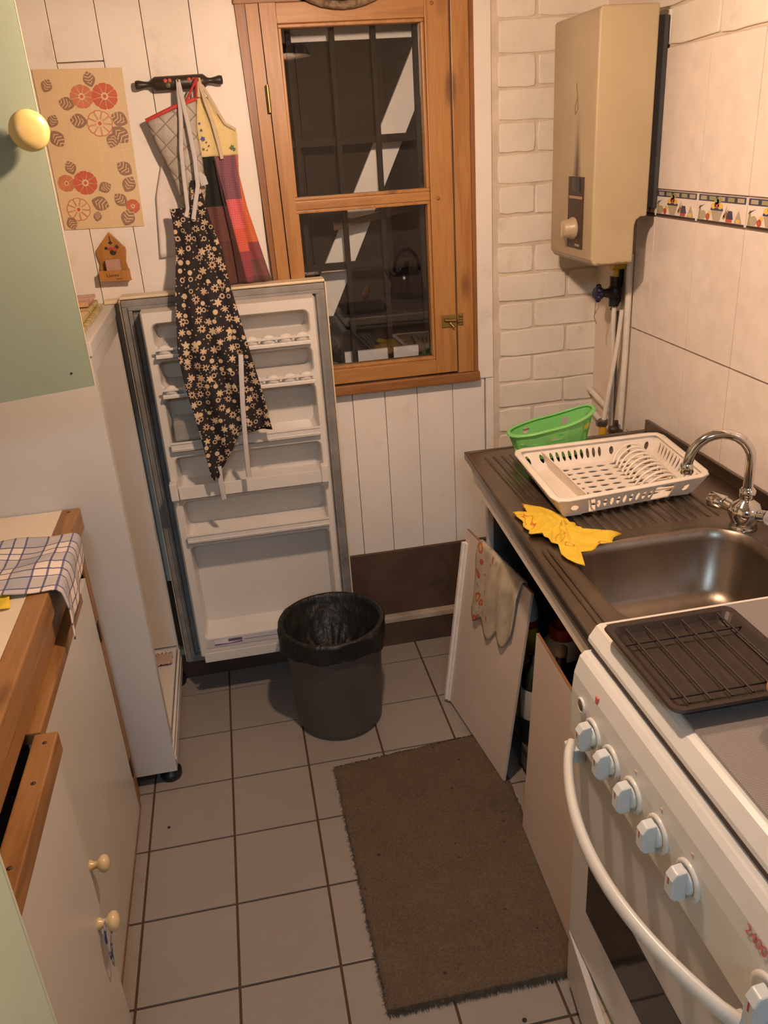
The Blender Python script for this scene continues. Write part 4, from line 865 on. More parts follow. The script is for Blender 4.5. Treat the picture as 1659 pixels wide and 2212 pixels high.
# ------------------------------------------------------------------ green basket
t = NT('green_plastic'); t.base((0.20, 0.55, 0.15)); t.set(Roughness=0.3); M['greenpl'] = t.m
gb = thing('plastic_basket', 'light green oval plastic basket with a wavy rim on the drainer', 'basket', (1.082, -0.328, SZ))
gc0 = (1.082, -0.328)
def gpt(a, t_):      # a angle (turns), t_ 0..1 height
    th = a*2*math.pi; c, s = math.cos(th), math.sin(th)
    top = SZ+0.083+0.024*c+0.006*c*c; z = lerp(SZ+0.0065, top, t_); k = 0.80+0.20*t_
    ex = 0.104*k; ey = 0.048*k
    xx = ex*math.copysign(abs(c)**0.8, c); yy = ey*math.copysign(abs(s)**0.8, s)
    r_ = -0.06; return (gc0[0]+xx*math.cos(r_)-yy*math.sin(r_), gc0[1]+xx*math.sin(r_)+yy*math.cos(r_), z)
m = MB(); holed(m, gpt, 0, 1, 0.06, 0.34, 16, 1, 0.50, 0.60); holed(m, gpt, 0, 1, 0.34, 0.58, 14, 1, 0.34, 0.9, skip=lambda i, j: i % 3 != 0); holed(m, gpt, 0, 1, 0.58, 0.88, 14, 1, 0.50, 0.72, skip=lambda i, j: i % 2 == 1); holed(m, gpt, 0, 1, 0.88, 1.0, 24, 1, 0.02, 0.02); holed(m, gpt, 0, 1, 0.0, 0.06, 24, 1, 0.02, 0.02)
m.obj('wall', M['greenpl'], gb, solid=0.002)
m = MB(); m.tube([gpt(k/48, 1.0) for k in range(48)], [(0.003, 0.0055)]*48, 8, close=True, flat=(0,0,1)); m.obj('rim', M['greenpl'], gb)
m = MB(); m.add([gpt(k/32, 0.0) for k in range(32)], [tuple(range(32))]); m.obj('base', M['greenpl'], gb, solid=0.002)
m = MB(); q = Vector(gpt(0.86, 0.80)); q2 = Vector(gpt(0.90, 0.80)); q3 = Vector(gpt(0.90, 0.68)); q4 = Vector(gpt(0.86, 0.68)); nrm = (q2-q).cross(q4-q).normalized(); nrm = nrm if nrm.y < 0 else -nrm
m.quadprism(*[tuple(p+nrm*0.0025) for p in (q, q2, q3, q4)], nrm*0.0004); m.obj('price_sticker', plain('yellow_sticker', (0.65, 0.50, 0.05), 0.5), gb)
# ------------------------------------------------------------------ yellow dish cloth
t = NT('yellow_dishcloth'); v = t.co(); n = t.noise(v, 16, 2)
ln = t.math('ABSOLUTE', t.math('SUBTRACT', t.math('FRACT', t.math('MULTIPLY', n, 4.0)), 0.5))
t.base(t.mix(t.math('MULTIPLY', t.math('LESS_THAN', ln, 0.035), 0.9), t.ramp(t.noise(v, 40), [(0.3, (0.62, 0.40, 0.02)), (0.7, (0.74, 0.52, 0.05))]), (0.50, 0.12, 0.02))); t.set(Roughness=0.85); t.bump(t.noise(v, 300, 2), 0.3, 0.001)
outl = [(0.886, -0.626), (0.945, -0.634), (0.994, -0.712), (0.990, -0.750), (1.010, -0.815), (0.965, -0.835), (0.912, -0.851), (0.889, -0.800), (0.900, -0.745), (0.884, -0.685)]
def polyr(a):
    # radius of outline around centre at angle a
    c0 = (0.945, -0.742); best = 0.05
    for p, q in zip(outl, outl[1:]+outl[:1]):
        ax, ay, bx_, by_ = p[0]-c0[0], p[1]-c0[1], q[0]-c0[0], q[1]-c0[1]; dx, dy = math.cos(a), math.sin(a)
        den = dx*(by_-ay)-dy*(bx_-ax)
        if abs(den) < 1e-9: continue
        r_ = (ax*(by_-ay)-ay*(bx_-ax))/den; s_ = (ax*dy-ay*dx)/den
        if r_ > 0 and -1e-6 <= -s_ <= 1+1e-6 or (r_ > 0 and 0 <= s_ <= 1): best = r_
    return best
m = MB(); rows = []
for i in range(17):
    q = i/16; row = []
    for k in range(65):
        a = 2*math.pi*k/64; R_ = polyr(a)*(1+0.05*math.sin(a*13))
        z = SZ+0.0055+0.010*max(0, math.sin(a*3+q*4))*(1-q*0.6)+0.006*max(0, math.sin(a*7-q*9))*(0.3+q*(1-q)*2)+0.012*(1-q)**2
        row.append((0.942+R_*q*math.cos(a), -0.752+R_*q*math.sin(a), z))
    rows.append(row)
m.grid(rows); tag(m.obj('dish_cloth', t.m, solid=0.002, off=0), 'crumpled yellow dish cloth with red swirls beside the sink bowl', 'cloth')
# ------------------------------------------------------------------ cooker
M['enamel'] = paint('white_cooker_enamel', (0.70, 0.69, 0.64), 0.28, 0.04, 5, (0.45, 0.36, 0.26), 0.12, 24)
M['coldwhite'] = plain('pale_cooker_plastic', (0.62, 0.66, 0.66), 0.35)
ck = thing('cooker', 'white gas cooker with a row of knobs, bowed oven handle and glass lid', 'cooker', (1.1, -1.40, 0))
CY0, CY1 = -1.705, -1.142
m = MB(); m.box(0.845, 1.375, CY0, CY1, 0.03, 0.770); m.obj('body', M['enamel'], ck)
# hob rim: rounded front
prof = [(1.375, 0.772), (0.829, 0.772), (0.826, 0.778), (0.827, 0.784), (0.839, 0.802), (0.846, 0.8045), (1.375, 0.8045)]
m = MB(); m.prism(prof, 1, CY0, CY1); m.obj('hob_rim', M['enamel'], ck, bevel=0.0025)
m = MB(); m.box(0.832, 0.845, CY0+0.002, CY1-0.002, 0.7605, 0.7715); m.obj('rim_gap', plain('brown_gap', (0.10, 0.062, 0.04), 0.7), ck)
t = NT('dotted_glass_lid'); v = t.co(); vo = t.voro(t.co(scale=(1, 1, 0.0)), 420.0, 'F1', 0.0)
d_ = t.math('LESS_THAN', vo.outputs['Distance'], 0.42)
t.base(t.mix(d_, (0.11, 0.10, 0.095), (0.27, 0.25, 0.235))); t.set(Roughness=0.12, Coat_Weight=0.4)
m = MB(); m.box(0.850, 1.345, CY0+0.012, CY1-0.012, 0.8047, 0.8085, 0.001); m.obj('glass_lid', t.m, ck)
# control panel
prof = [(0.845, 0.759), (0.822, 0.7595), (0.814, 0.752), (0.806, 0.724), (0.8035, 0.695), (0.804, 0.612), (0.810, 0.607), (0.845, 0.607)]
m = MB(); m.prism(prof, 1, CY0, CY1); cpan = m.obj('control_panel', M['enamel'], ck, bevel=0.002)
for i, y in enumerate((-1.228, -1.290, -1.356, -1.426, -1.500, -1.662)):
    r_ = 0.026 if i < 5 else 0.034
    m = MB(); m.lathe([(r_, 0), (r_, 0.0025), (r_-0.002, 0.004), (r_*0.78, 0.0045), (r_*0.74, 0.003), (0, 0.003)], (0.8035, y, 0.668), (-1,0,0), 30); kb = m.obj('knob', M['enamel'], ck)
    m = MB(); m.lathe([(r_*0.62, 0.0032), (r_*0.60, 0.008), (r_*0.5, 0.009), (0, 0.009)], (0.8035, y, 0.668), (-1,0,0), 24); x = 0.8035-0.008
    m.prism([(x+0.001, 0.668-r_*0.86), (x-0.014, 0.668-r_*0.80), (x-0.019, 0.668-r_*0.55), (x-0.019, 0.668+r_*0.45), (x-0.013, 0.668+r_*0.80), (x+0.001, 0.668+r_*0.86)], 1, y-0.0085, y+0.0085); m.obj('grip', M['coldwhite'], kb, bevel=0.002)
    m = MB(); m.box(x-0.0193, x-0.0186, y-0.0012, y+0.0012, 0.668+r_*0.05, 0.668+r_*0.45); m.obj('red_pointer', plain('red_pointer', (0.45, 0.05, 0.03), 0.5), kb)
m = MB(); m.lathe([(0.013, 0), (0.013, 0.003), (0.010, 0.004), (0.0095, 0.002), (0, 0.002)], (0.8035, -1.184, 0.690), (-1,0,0), 20); m.obj('button_ring', M['enamel'], ck)
m = MB(); m.lathe([(0.009, 0.0022), (0.008, 0.0035), (0, 0.004)], (0.8035, -1.184, 0.690), (-1,0,0), 16); m.obj('ignition_button', plain('brown_button', (0.16, 0.08, 0.03), 0.4), ck)
M['redprint'] = plain('red_print', (0.62, 0.16, 0.14), 0.5)
def text_on(body, size, loc, rot, mat, par, name='lettering'):
    cu = bpy.data.curves.new(name, 'FONT'); cu.body = body; cu.size = size; cu.extrude = 0.0002; cu.align_x = 'LEFT'
    o = bpy.data.objects.new(name, cu); C.objects.link(o)
    dg = bpy.context.evaluated_depsgraph_get(); me = bpy.data.meshes.new_from_object(o.evaluated_get(dg)); bpy.data.objects.remove(o)
    ob = bpy.data.objects.new(name, me); C.objects.link(ob); me.materials.clear(); me.materials.append(mat)
    ob.rotation_euler = rot; ob.location = loc; put(ob, par); return ob
text_on('2400', 0.018, (0.8034, -1.606, 0.711), (math.radians(82), 0, math.radians(-90)), M['redprint'], cpan)
m = MB(); m.prism([(-1.230, 0.722), (-1.222, 0.722), (-1.222, 0.734), (-1.230, 0.734)], 0, 0.8058, 0.8095); m.obj('badge', M['redprint'], cpan)
for y in (-1.356, -1.426, -1.500): MB().box(0.8038, 0.8049, y-0.0022, y+0.0022, 0.706, 0.710).obj('burner_mark', plain('faded_red_mark', (0.68, 0.42, 0.36), 0.5), cpan)
# oven door
m = MB(); m.box(0.815, 0.8445, CY0+0.004, CY1-0.002, 0.158, 0.603, 0.003); od = m.obj('oven_door', paint('white_oven_door', (0.66, 0.62, 0.57), 0.25, 0.03), ck)
m = MB(); m.box(0.8135, 0.8155, CY0+0.165, CY1-0.070, 0.278, 0.412, 0.0006); m.obj('oven_glass', plain('dark_oven_glass', (0.03, 0.026, 0.023), 0.06), od)
pts = []
for i in range(25):
    q = i/24; y = lerp(CY1-0.022, -1.632, q); pts.append((0.797-0.062*math.sin(math.pi*q)**0.8, y, 0.600))
m = MB(); m.tube(pts, [(0.008, 0.0125)]*25, 12, flat=(1, 0, 0)); m.obj('handle', M['enamel'], od)
for y in (CY1-0.026, -1.630): MB().box(0.788, 0.8148, y-0.014, y+0.014, 0.575, 0.602, 0.003).obj('handle_bracket', M['coldwhite'], od)
# grubby strip and loose drawer front
m = MB(); m.prism([(0.8446, CY1-0.004), (0.8446, CY0+0.004), (0.768, CY0+0.004), (0.829, CY1-0.004)], 2, 0.128, 0.140); m.obj('gap_strip', paint('rusty_cream_strip', (0.58, 0.46, 0.30), 0.6, 0.15, 8, (0.04, 0.018, 0.008), 1.0, 26), ck)
m = MB(); m.quadprism((0.815, CY1-0.002, 0.032), (0.750, CY0+0.004, 0.030), (0.750, CY0+0.004, 0.148), (0.815, CY1-0.002, 0.152), (0.013, 0, 0)); m.obj('drawer_front', paint('grey_white_drawer', (0.56, 0.53, 0.49), 0.35, 0.05), ck, bevel=0.002)
for x in (0.87, 1.33):
    for y in (CY0+0.04, CY1-0.04): MB().lathe([(0.018, 0.0), (0.018, 0.02), (0.010, 0.0295)], (x, y, 0), n=12).obj('foot', M['black'], ck)
# ------------------------------------------------------------------ grill pan on the lid
M['panbrown'] = paint('burnt_brown_enamel', (0.026, 0.015, 0.011), 0.5, 0.2, 30, (0.02, 0.01, 0.008), 0.8, 60)
gp = thing('grill_pan', 'dark brown grill pan with wire rack and wooden handle on the cooker lid', 'grill pan', (0.93, -1.29, 0.809))
px0, px1, py0, py1 = 0.826, 1.030, -1.398, -1.186
m = MB()
def pr_(ins, z, r=0.014): return [(p[0], p[1], z) for p in rrect(px0+ins, px1-ins, py0+ins, py1-ins, r, 4)]
loops = [pr_(0.022, 0.8100), pr_(0.018, 0.8095), pr_(0.008, 0.822), pr_(0.0, 0.828), pr_(0.002, 0.831), pr_(0.010, 0.829), pr_(0.018, 0.820), pr_(0.024, 0.816)]
nn = len(loops[0]); m.add([p for q in loops for p in q], [(i*nn+k, i*nn+(k+1) % nn, (i+1)*nn+(k+1) % nn, (i+1)*nn+k) for i in range(len(loops)-1) for k in range(nn)])
m.add(loops[-1], [tuple(range(nn))]); m.add(loops[0], [tuple(range(nn))[::-1]]); m.obj('tray', M['panbrown'], gp)
for k in range(6):
    x = px0+0.030+k*0.029; MB().tube([(x, py0+0.016, 0.8285), (x, (py0+py1)/2, 0.8285), (x, py1-0.016, 0.8285)], 0.0016, 6).obj('wire', M['panbrown'], gp)
for y in (py0+0.034, py1-0.052): MB().tube([(px0+0.014, y, 0.8255), (px1-0.014, y, 0.8255)], 0.0016, 6).obj('wire', M['panbrown'], gp)
hx, hy = 0.962, py0-0.004
m = MB(); m.tube([(hx-0.012, py0+0.006, 0.826), (hx-0.010, hy-0.004, 0.838), (hx-0.004, hy+0.004, 0.846)], 0.002, 6); m.tube([(hx+0.016, py0+0.006, 0.826), (hx+0.010, hy-0.004, 0.838), (hx-0.004, hy+0.004, 0.846)], 0.002, 6); m.obj('handle_wire', M['panbrown'], gp)
m = MB(); m.lathe([(0.010, 0), (0.0135, 0.004), (0.0135, 0.020), (0.012, 0.022), (0.0135, 0.024), (0.014, 0.07), (0.012, 0.11), (0.006, 0.115)], (hx-0.006, hy+0.006, 0.846), (0.30, -0.90, 0.22), 18); m.obj('wooden_handle', wood('turned_handle_wood', (0.34, 0.16, 0.05), (0.48, 0.25, 0.09), 'Y', knots=False), gp)
# kettle further along the lid, seen in the window glass
kt = thing('kettle', 'steel whistling kettle on the cooker lid reflected in the window', 'kettle', (1.19, -1.545, 0.8088))
kc = (1.19, -1.545, 0.8088)
m = MB(); m.lathe([(0.080, 0), (0.086, 0.008), (0.084, 0.03), (0.072, 0.08), (0.052, 0.115), (0.034, 0.128), (0.032, 0.132), (0.012, 0.138), (0, 0.138)], kc, n=30); m.obj('body', plain('dark_steel', (0.22, 0.20, 0.18), 0.15, 1.0), kt)
m = MB(); m.lathe([(0.008, 0.1385), (0.012, 0.150), (0.010, 0.160), (0, 0.162)], kc, n=14); m.obj('lid_knob', M['black'], kt)
m = MB(); m.tube([(kc[0]-0.060*math.cos(a), kc[1], kc[2]+0.115+0.10*math.sin(a)) for a in [math.pi*k/14 for k in range(15)]], 0.008, 10); m.obj('handle', M['black'], kt)
m = MB(); m.tube([(kc[0]-0.062, kc[1], kc[2]+0.075), (kc[0]-0.085, kc[1], kc[2]+0.105), (kc[0]-0.10, kc[1], kc[2]+0.13)], [0.018, 0.013, 0.010], 10); m.obj('spout', plain('kettle_spout_steel', (0.3, 0.28, 0.25), 0.15, 1.0), kt)
# ------------------------------------------------------------------ bin
bn = thing('waste_bin', 'dark grey round waste bin lined with a black bag', 'bin', (0.512, -0.213, 0))
bc_ = (0.512, -0.213, 0.0005)
M['bin'] = plain('grey_brown_plastic', (0.085, 0.074, 0.068), 0.45)
m = MB(); m.lathe([(0.110, 0.0), (0.117, 0.006), (0.120, 0.02), (0.134, 0.29), (0.138, 0.312), (0.134, 0.312), (0.130, 0.29), (0.116, 0.02), (0.110, 0.012), (0, 0.012)], bc_, n=48); m.obj('tub', M['bin'], bn)
m = MB(); a0 = math.radians(-100)
pts = []
for k in range(9): a = a0+math.radians(-16+4*k); pts.append((bc_[0]+0.1355*math.cos(a), bc_[1]+0.1355*math.sin(a), 0.262+(0.010 if k in (0, 8) else 0)))
m.tube(pts, 0.0025, 6); m.obj('grip_rim', M['bin'], bn)
t = NT('black_bin_bag'); v = t.co(); t.base((0.012, 0.012, 0.011)); t.set(Roughness=0.45, Specular_IOR_Level=0.4); t.bump(t.noise(t.co(scale=(1, 1, 0.5)), 34, 4), 0.9, 0.010)
def bag(a, q):
    w1 = math.sin(a*9+1.3+q*5)+0.6*math.sin(a*17-q*8)+0.7*math.sin(a*5-2+q*11)+0.5*abs(math.sin(a*23+q*14))
    if q < 0.3: r_, z = 0.1455+0.004*math.sin(a*6)+0.0015*w1, lerp(0.268+0.006*math.sin(a*3)+0.003*math.sin(a*11), 0.318, q/0.3)
    elif q < 0.45: u_ = (q-0.3)/0.15; r_, z = lerp(0.147, 0.128, u_), 0.318+0.007*math.sin(u_*math.pi)
    else:
        u_ = (q-0.45)/0.55; r_ = lerp(0.128, 0.03, u_**1.5)-0.012*min(1, u_*5)+0.006*w1*math.sin(u_*math.pi); z = lerp(0.318, 0.16, u_**0.8)+0.012*w1*math.sin(u_*math.pi)
    return (bc_[0]+r_*math.cos(a), bc_[1]+r_*math.sin(a), z)
m = MB(); m.grid([[bag(2*math.pi*k/120, i/44) for k in range(121)] for i in range(45)]); m.lathe([(0.022, 0.161), (0, 0.155)], (bc_[0], bc_[1], 0), n=24); m.obj('bin_bag', t.m, bn)
# ------------------------------------------------------------------ door mat
t = NT('brown_carpet'); v = t.co(); n = t.noise(v, 14, 5, 0.7); n2 = t.noise(v, 260, 2)
col = t.mix(0.5, t.ramp(n, [(0.3, (0.080, 0.053, 0.031)), (0.7, (0.130, 0.091, 0.057))]), t.ramp(n2, [(0.3, (0.045, 0.028, 0.016)), (0.7, (0.165, 0.117, 0.075))]))
dots = t.math('LESS_THAN', t.voro(v, 20).outputs['Distance'], 0.075); col = t.mix(t.math('MULTIPLY', dots, 0.85), col, (0.03, 0.018, 0.012))
t.base(col); t.set(Roughness=0.95); t.bump(n2, 0.8, 0.004); M['carpet'] = t.m
mat = thing('floor_mat', 'worn brown carpet mat with frayed edges on the tiles', 'mat', (0.66, -0.77, 0))
corn = [(0.462, -0.432), (0.895, -0.398), (0.872, -1.124), (0.471, -1.122)]
m = MB(); NX, NY = 60, 90; rows = []
def mpt(u, v_): 
    a = Vector(corn[0]).lerp(Vector(corn[1]), u); b = Vector(corn[3]).lerp(Vector(corn[2]), u); return a.lerp(b, v_)
for j in range(NY+1):
    row = []
    for i in range(NX+1):
        p = mpt(i/NX, j/NY); e = min(i, NX-i, j, NY-j); jx = random.uniform(-0.0025, 0.0025) if e == 0 else 0; jy = random.uniform(-0.003, 0.003) if e == 0 else 0
        row.append((p.x+jx, p.y+jy, 0.003 if e == 0 else 0.010+random.uniform(-0.0006, 0.0006)))
    rows.append(row)
m.grid(rows); m.obj('pile', M['carpet'], mat)
m = MB(); m.add([(*mpt(u, v_), 0.001) for u, v_ in ((0,0), (1,0), (1,1), (0,1))], [(0,1,2,3)]); m.obj('backing', plain('grey_backing', (0.12, 0.11, 0.10), 0.9), mat)
m = MB()
for k in range(1100):
    side = random.choice('lbbbbt'); s = random.random()
    if side == 'l': p = mpt(0, s); d_ = Vector((-1, random.uniform(-0.6, 0.6)))
    elif side == 'b': p = mpt(s, 1); d_ = Vector((random.uniform(-0.6, 0.6), -1))
    else: p = mpt(s, 0); d_ = Vector((random.uniform(-0.6, 0.6), 1))
    L_ = random.uniform(0.004, 0.014 if side == 'b' else 0.009); q = p+d_.normalized()*L_; pp = Vector((-d_.y, d_.x)).normalized()*0.0009
    p = p-d_.normalized()*0.004
    m.add([(p.x+pp.x, p.y+pp.y, 0.006), (p.x-pp.x, p.y-pp.y, 0.006), (q.x, q.y, 0.0012), (p.x, p.y, 0.009)], [(0,1,2), (0,3,2), (1,3,2)])
fo = m.obj('fringe', paint('frayed_thread', (0.11, 0.085, 0.06), 0.9, 0.3, 40), mat); fo['kind'] = 'stuff'
# ------------------------------------------------------------------ flower sheet on the wall
PY = WY-0.0026
ps = thing('flower_panel', 'beige sheet printed with red flowers and brown leaves on the planks', 'wall sheet', (0.09, PY, 1.34))
m = MB(); m.prism([(-0.02, 1.338), (0.171, 1.333), (0.181, 1.685), (-0.02, 1.690)], 1, PY-0.0014, PY)
m.obj('sheet', paint('beige_vinyl', (0.70, 0.53, 0.31), 0.4, 0.06, 8), ps)
m = MB()
for x in (0.043, 0.098, 0.152): m.box(x-0.0004, x+0.0004, PY-0.0016, PY-0.0012, 1.337, 1.684)
for z in (1.424, 1.510, 1.596): m.box(-0.01, 0.174, PY-0.0016, PY-0.0012, z-0.0004, z+0.0004)
m.obj('tile_line', plain('faint_tile_line', (0.78, 0.62, 0.40), 0.5), ps)
pm_ = [plain('print_red', (0.55, 0.12, 0.06), 0.5), plain('print_brown', (0.30, 0.17, 0.11), 0.5), plain('print_beige', (0.72, 0.55, 0.33), 0.5), plain('print_coral', (0.58, 0.20, 0.10), 0.5)]
def disc(m, x, z, r, ci, y, n=14, sx=1.0): m.cur = ci; m.prism([(x+r*sx*math.cos(2*math.pi*k/n), z+r*math.sin(2*math.pi*k/n)) for k in range(n)], 1, y-0.0002, y+0.0001)
def flower(x, z, r, outline=False, ci=0):
    NF[0] += 1; m = MB(); y = PY-0.0017-0.00006*NF[0]
    for k in range(9):
        a = 2*math.pi*k/9+0.2; pts = []
        for q in range(9):
            b = a+(q-4)*math.pi/36*0.97; rr = r*(1.0 if 0 < q < 8 else 0.93)
            pts.append((x+rr*math.cos(b), z+rr*0.96*math.sin(b)))
        pts.append((x+0.10*r*math.cos(a), z+0.10*r*math.sin(a)))
        m.cur = ci; m.prism(pts, 1, y-0.0002, y+0.0001)
        if outline:
            m.cur = 2; pc = [(x+(0.62*r)*math.cos(a)+(p[0]-x-0.62*r*math.cos(a))*0.80, z+0.62*r*math.sin(a)+(p[1]-z-0.62*r*math.sin(a))*0.80) for p in pts]; m.prism(pc, 1, y-0.0004, y-0.0001)
    disc(m, x, z, r*0.28, 2, y-0.0003, 12); disc(m, x, z, r*0.15, 0, y-0.0005, 10)
    return m.obj('flower', pm_, ps)
def leaf(x, z, L_, ang):
    NF[0] += 1; m = MB(); y = PY-0.0017-0.00006*NF[0]; ca, sa = math.cos(math.radians(ang)), math.sin(math.radians(ang)); top = []
    def R(u, v_): return (x+u*ca-v_*sa, z+u*sa+v_*ca)
    pts = [R(L_*q, 0.40*L_*math.sin(math.pi*q)**0.8) for q in [k/9 for k in range(10)]] + [R(L_*q, -0.40*L_*math.sin(math.pi*q)**0.8) for q in [k/9 for k in range(8, 0, -1)]]
    m.cur = 1; m.prism(pts, 1, y-0.0002, y+0.0001)
    m.cur = 2
    for k in range(1, 5):
        q = k/5.2; h = 0.30*L_*math.sin(math.pi*q)
        for s in (-1, 1): m.prism([R(L_*q, 0), R(L_*(q+0.05), 0), R(L_*(q+0.19), s*h), R(L_*(q+0.14), s*h)], 1, y-0.0004, y-0.0001)
    return m.obj('leaf', pm_, ps)
NF = [0]
for x, z, r, ol, ci in ((0.079, 1.629, 0.0265, False, 3), (0.131, 1.627, 0.0295, False, 0), (0.109, 1.570, 0.0300, True, 3), (0.006, 1.444, 0.0200, False, 3), (0.050, 1.442, 0.0280, False, 0), (0.022, 1.383, 0.0280, True, 3), (0.152, 1.381, 0.0170, False, 0)): flower(x, z, r, ol, ci)
for x, z, L_, an in ((0.103, 1.664, 0.034, 100), (0.042, 1.616, 0.036, 160), (0.062, 1.578, 0.040, 170), (0.156, 1.577, 0.040, 150), (0.152, 1.543, 0.046, -50), (0.132, 1.532, 0.036, 245), (0.023, 1.478, 0.032, 105), (0.148, 1.468, 0.040, 140), (0.152, 1.432, 0.040, 55), (0.094, 1.429, 0.032, 20), (0.076, 1.393, 0.042, -25), (0.064, 1.364, 0.024, 70), (0.126, 1.398, 0.036, 130), (0.136, 1.356, 0.042, 60), (0.000, 1.352, 0.030, -70), (0.006, 1.655, 0.030, 60), (0.004, 1.581, 0.030, 60), (0.006, 1.543, 0.040, -60)):
    leaf(x-0.5*L_*math.cos(math.radians(an)), z-0.5*L_*math.sin(math.radians(an)), L_, an)
# ------------------------------------------------------------------ little wooden letter rack
M['rackwood'] = wood('varnished_rack_wood', (0.34, 0.145, 0.03), (0.46, 0.215, 0.05), 'Z', knots=False)
lr = thing('wooden_match_holder', 'small pointed wooden holder with painted flowers on the planks', 'wall holder', (0.08, WY, 1.21))
ry = WY-0.003
m = MB(); m.prism([(0.083, 1.326), (0.116, 1.287), (0.117, 1.278), (0.112, 1.252), (0.117, 1.224), (0.116, 1.210), (0.044, 1.212), (0.043, 1.228), (0.049, 1.252), (0.044, 1.278), (0.046, 1.286)], 1, ry-0.008, ry); m.obj('back_board', M['rackwood'], lr, bevel=0.001)
m = MB(); m.prism([(0.044, 1.212), (0.121, 1.209), (0.118, 1.234), (0.045, 1.237)], 1, ry-0.034, ry-0.030); m.box(0.046, 0.118, ry-0.030, ry-0.008, 1.211, 1.215); m.box(0.045, 0.049, ry-0.030, ry-0.008, 1.2155, 1.234); m.box(0.114, 0.118, ry-0.030, ry-0.008, 1.2155, 1.234); fp = m.obj('front_tray', M['rackwood'], lr)
bl_ = plain('black_paint_strokes', (0.02, 0.018, 0.018), 0.5)
m = MB(); m.prism([(0.0815, 1.316), (0.0835, 1.316), (0.0835, 1.304), (0.088, 1.300), (0.0825, 1.295), (0.077, 1.300), (0.0815, 1.304)], 1, ry-0.0092, ry-0.0078)
for x, z, r_ in ((0.070, 1.288, 0.004), (0.096, 1.289, 0.005), (0.085, 1.277, 0.008)): m.prism([(x+r_*math.cos(k), z+r_*0.9*math.sin(k)) for k in [q*math.pi/5 for q in range(10)]], 1, ry-0.0092, ry-0.0078)
m.obj('painted_leaf', bl_, lr)
m = MB()
for x, z, r_ in ((0.080, 1.286, 0.0055), (0.090, 1.284, 0.006)): m.prism([(x+r_*math.cos(k), z+r_*0.8*math.sin(k)) for k in [q*math.pi/5 for q in range(10)]], 1, ry-0.0096, ry-0.0078)
m.obj('painted_flower', plain('painted_red', (0.40, 0.06, 0.03), 0.5), lr)
m = MB(); m.box(0.064, 0.099, ry-0.028, ry-0.010, 1.216, 1.262, 0.001); tag(m.obj('matchbox', paint('faded_matchbox', (0.42, 0.25, 0.19), 0.6, 0.1, 30)), 'faded matchbox standing in the small wooden holder', 'matchbox')
text_on('Llavea', 0.012, (0.062, ry-0.0343, 1.221), (math.radians(90), 0, 0), bl_, fp)
text_on('manos', 0.006, (0.083, ry-0.0343, 1.2135), (math.radians(90), 0, 0), bl_, fp)
# ------------------------------------------------------------------ rolling pin hanger
rp_ = thing('rolling_pin_hanger', 'dark painted rolling pin hook rack with red flowers on the wall', 'hook rack', (0.308, WY, 1.64))
py2 = WY-0.026
ax = Vector((0.204, 0, 0.002)).normalized()
m = MB(); m.lathe([(0.0, 0), (0.009, 0.001), (0.0105, 0.008), (0.007, 0.022), (0.006, 0.030), (0.0075, 0.036), (0.013, 0.042), (0.0155, 0.047), (0.0155, 0.157), (0.013, 0.162), (0.0075, 0.168), (0.006, 0.174), (0.007, 0.182), (0.0105, 0.196), (0.009, 0.203), (0.0, 0.204)], (0.206, py2, 1.6445), ax, 24); m.obj('pin', plain('dark_painted_wood', (0.035, 0.025, 0.018), 0.4), rp_)
m = MB(); m.box(0.27, 0.345, WY-0.012, WY-0.001, 1.635, 1.655); m.obj('wall_block', M['pine_dark_x'], rp_)
for x in (0.277, 0.287, 0.332, 0.343):
    m = MB(); m.lathe([(0.0045, 0), (0.004, 0.0008), (0, 0.001)], (x, py2-0.0152, 1.650), (0, -1, 0.12), 10); m.obj('painted_flower', plain('painted_rose', (0.55, 0.10, 0.07), 0.5), rp_)
for x in (0.282, 0.338):
    m = MB(); m.lathe([(0.006, 0), (0.005, 0.0006), (0, 0.0008)], (x, py2-0.0155, 1.640), (0, -1, -0.1), 8); m.obj('painted_leaf', plain('painted_olive', (0.10, 0.11, 0.03), 0.5), rp_)
HK = []
for x in (0.306, 0.352):
    m = MB(); m.tube([(x, py2-0.015, 1.648), (x, py2-0.026, 1.646), (x, py2-0.029, 1.652)], 0.0018, 6); m.obj('hook', M['brass'], rp_); HK.append((x, py2-0.024, 1.650))
# ------------------------------------------------------------------ hanging cloths
def cloth(tab, nz, nx, folds, amp, zl=None, seed=0.0, skew=None):
    """tab: (z, xl, xr, y) top to bottom"""
    m = MB(); rows = []; z0, z1 = tab[0][0], tab[-1][0]
    for i in range(nz+1):
        z = lerp(z0, z1, i/nz); _, xl, xr, y = interp(tab, z); row = []
        for k in range(nx+1):
            u = k/nx; row.append((lerp(xl, xr, u), y-amp*(0.5+0.5*math.sin(u*folds*2*math.pi+seed+0.8*math.sin(z*6)))*(0.4+0.6*i/nz), z+(skew(u)*(i/nz)**4 if skew else 0)))
        rows.append(row)
    return m.grid(rows)
def strap(pts, w_, mat, par, th=0.0012, flat=(0, 1, 0)):
    m = MB(); m.tube(pts, [(th, w_)]*len(pts), 8, flat=flat); return m.obj('strap', mat, par)
# white cloth behind
m = cloth([(1.56, 0.262, 0.285, WY-0.010), (1.50, 0.246, 0.30, WY-0.010), (1.40, 0.212, 0.30, WY-0.010), (1.255, 0.198, 0.285, WY-0.010)], 24, 16, 2.0, 0.004)
tag(m.obj('white_cloth', plain('white_cotton', (0.74, 0.66, 0.62), 0.9), solid=0.0012, off=0), 'plain white cloth hanging behind the oven mitt', 'cloth')
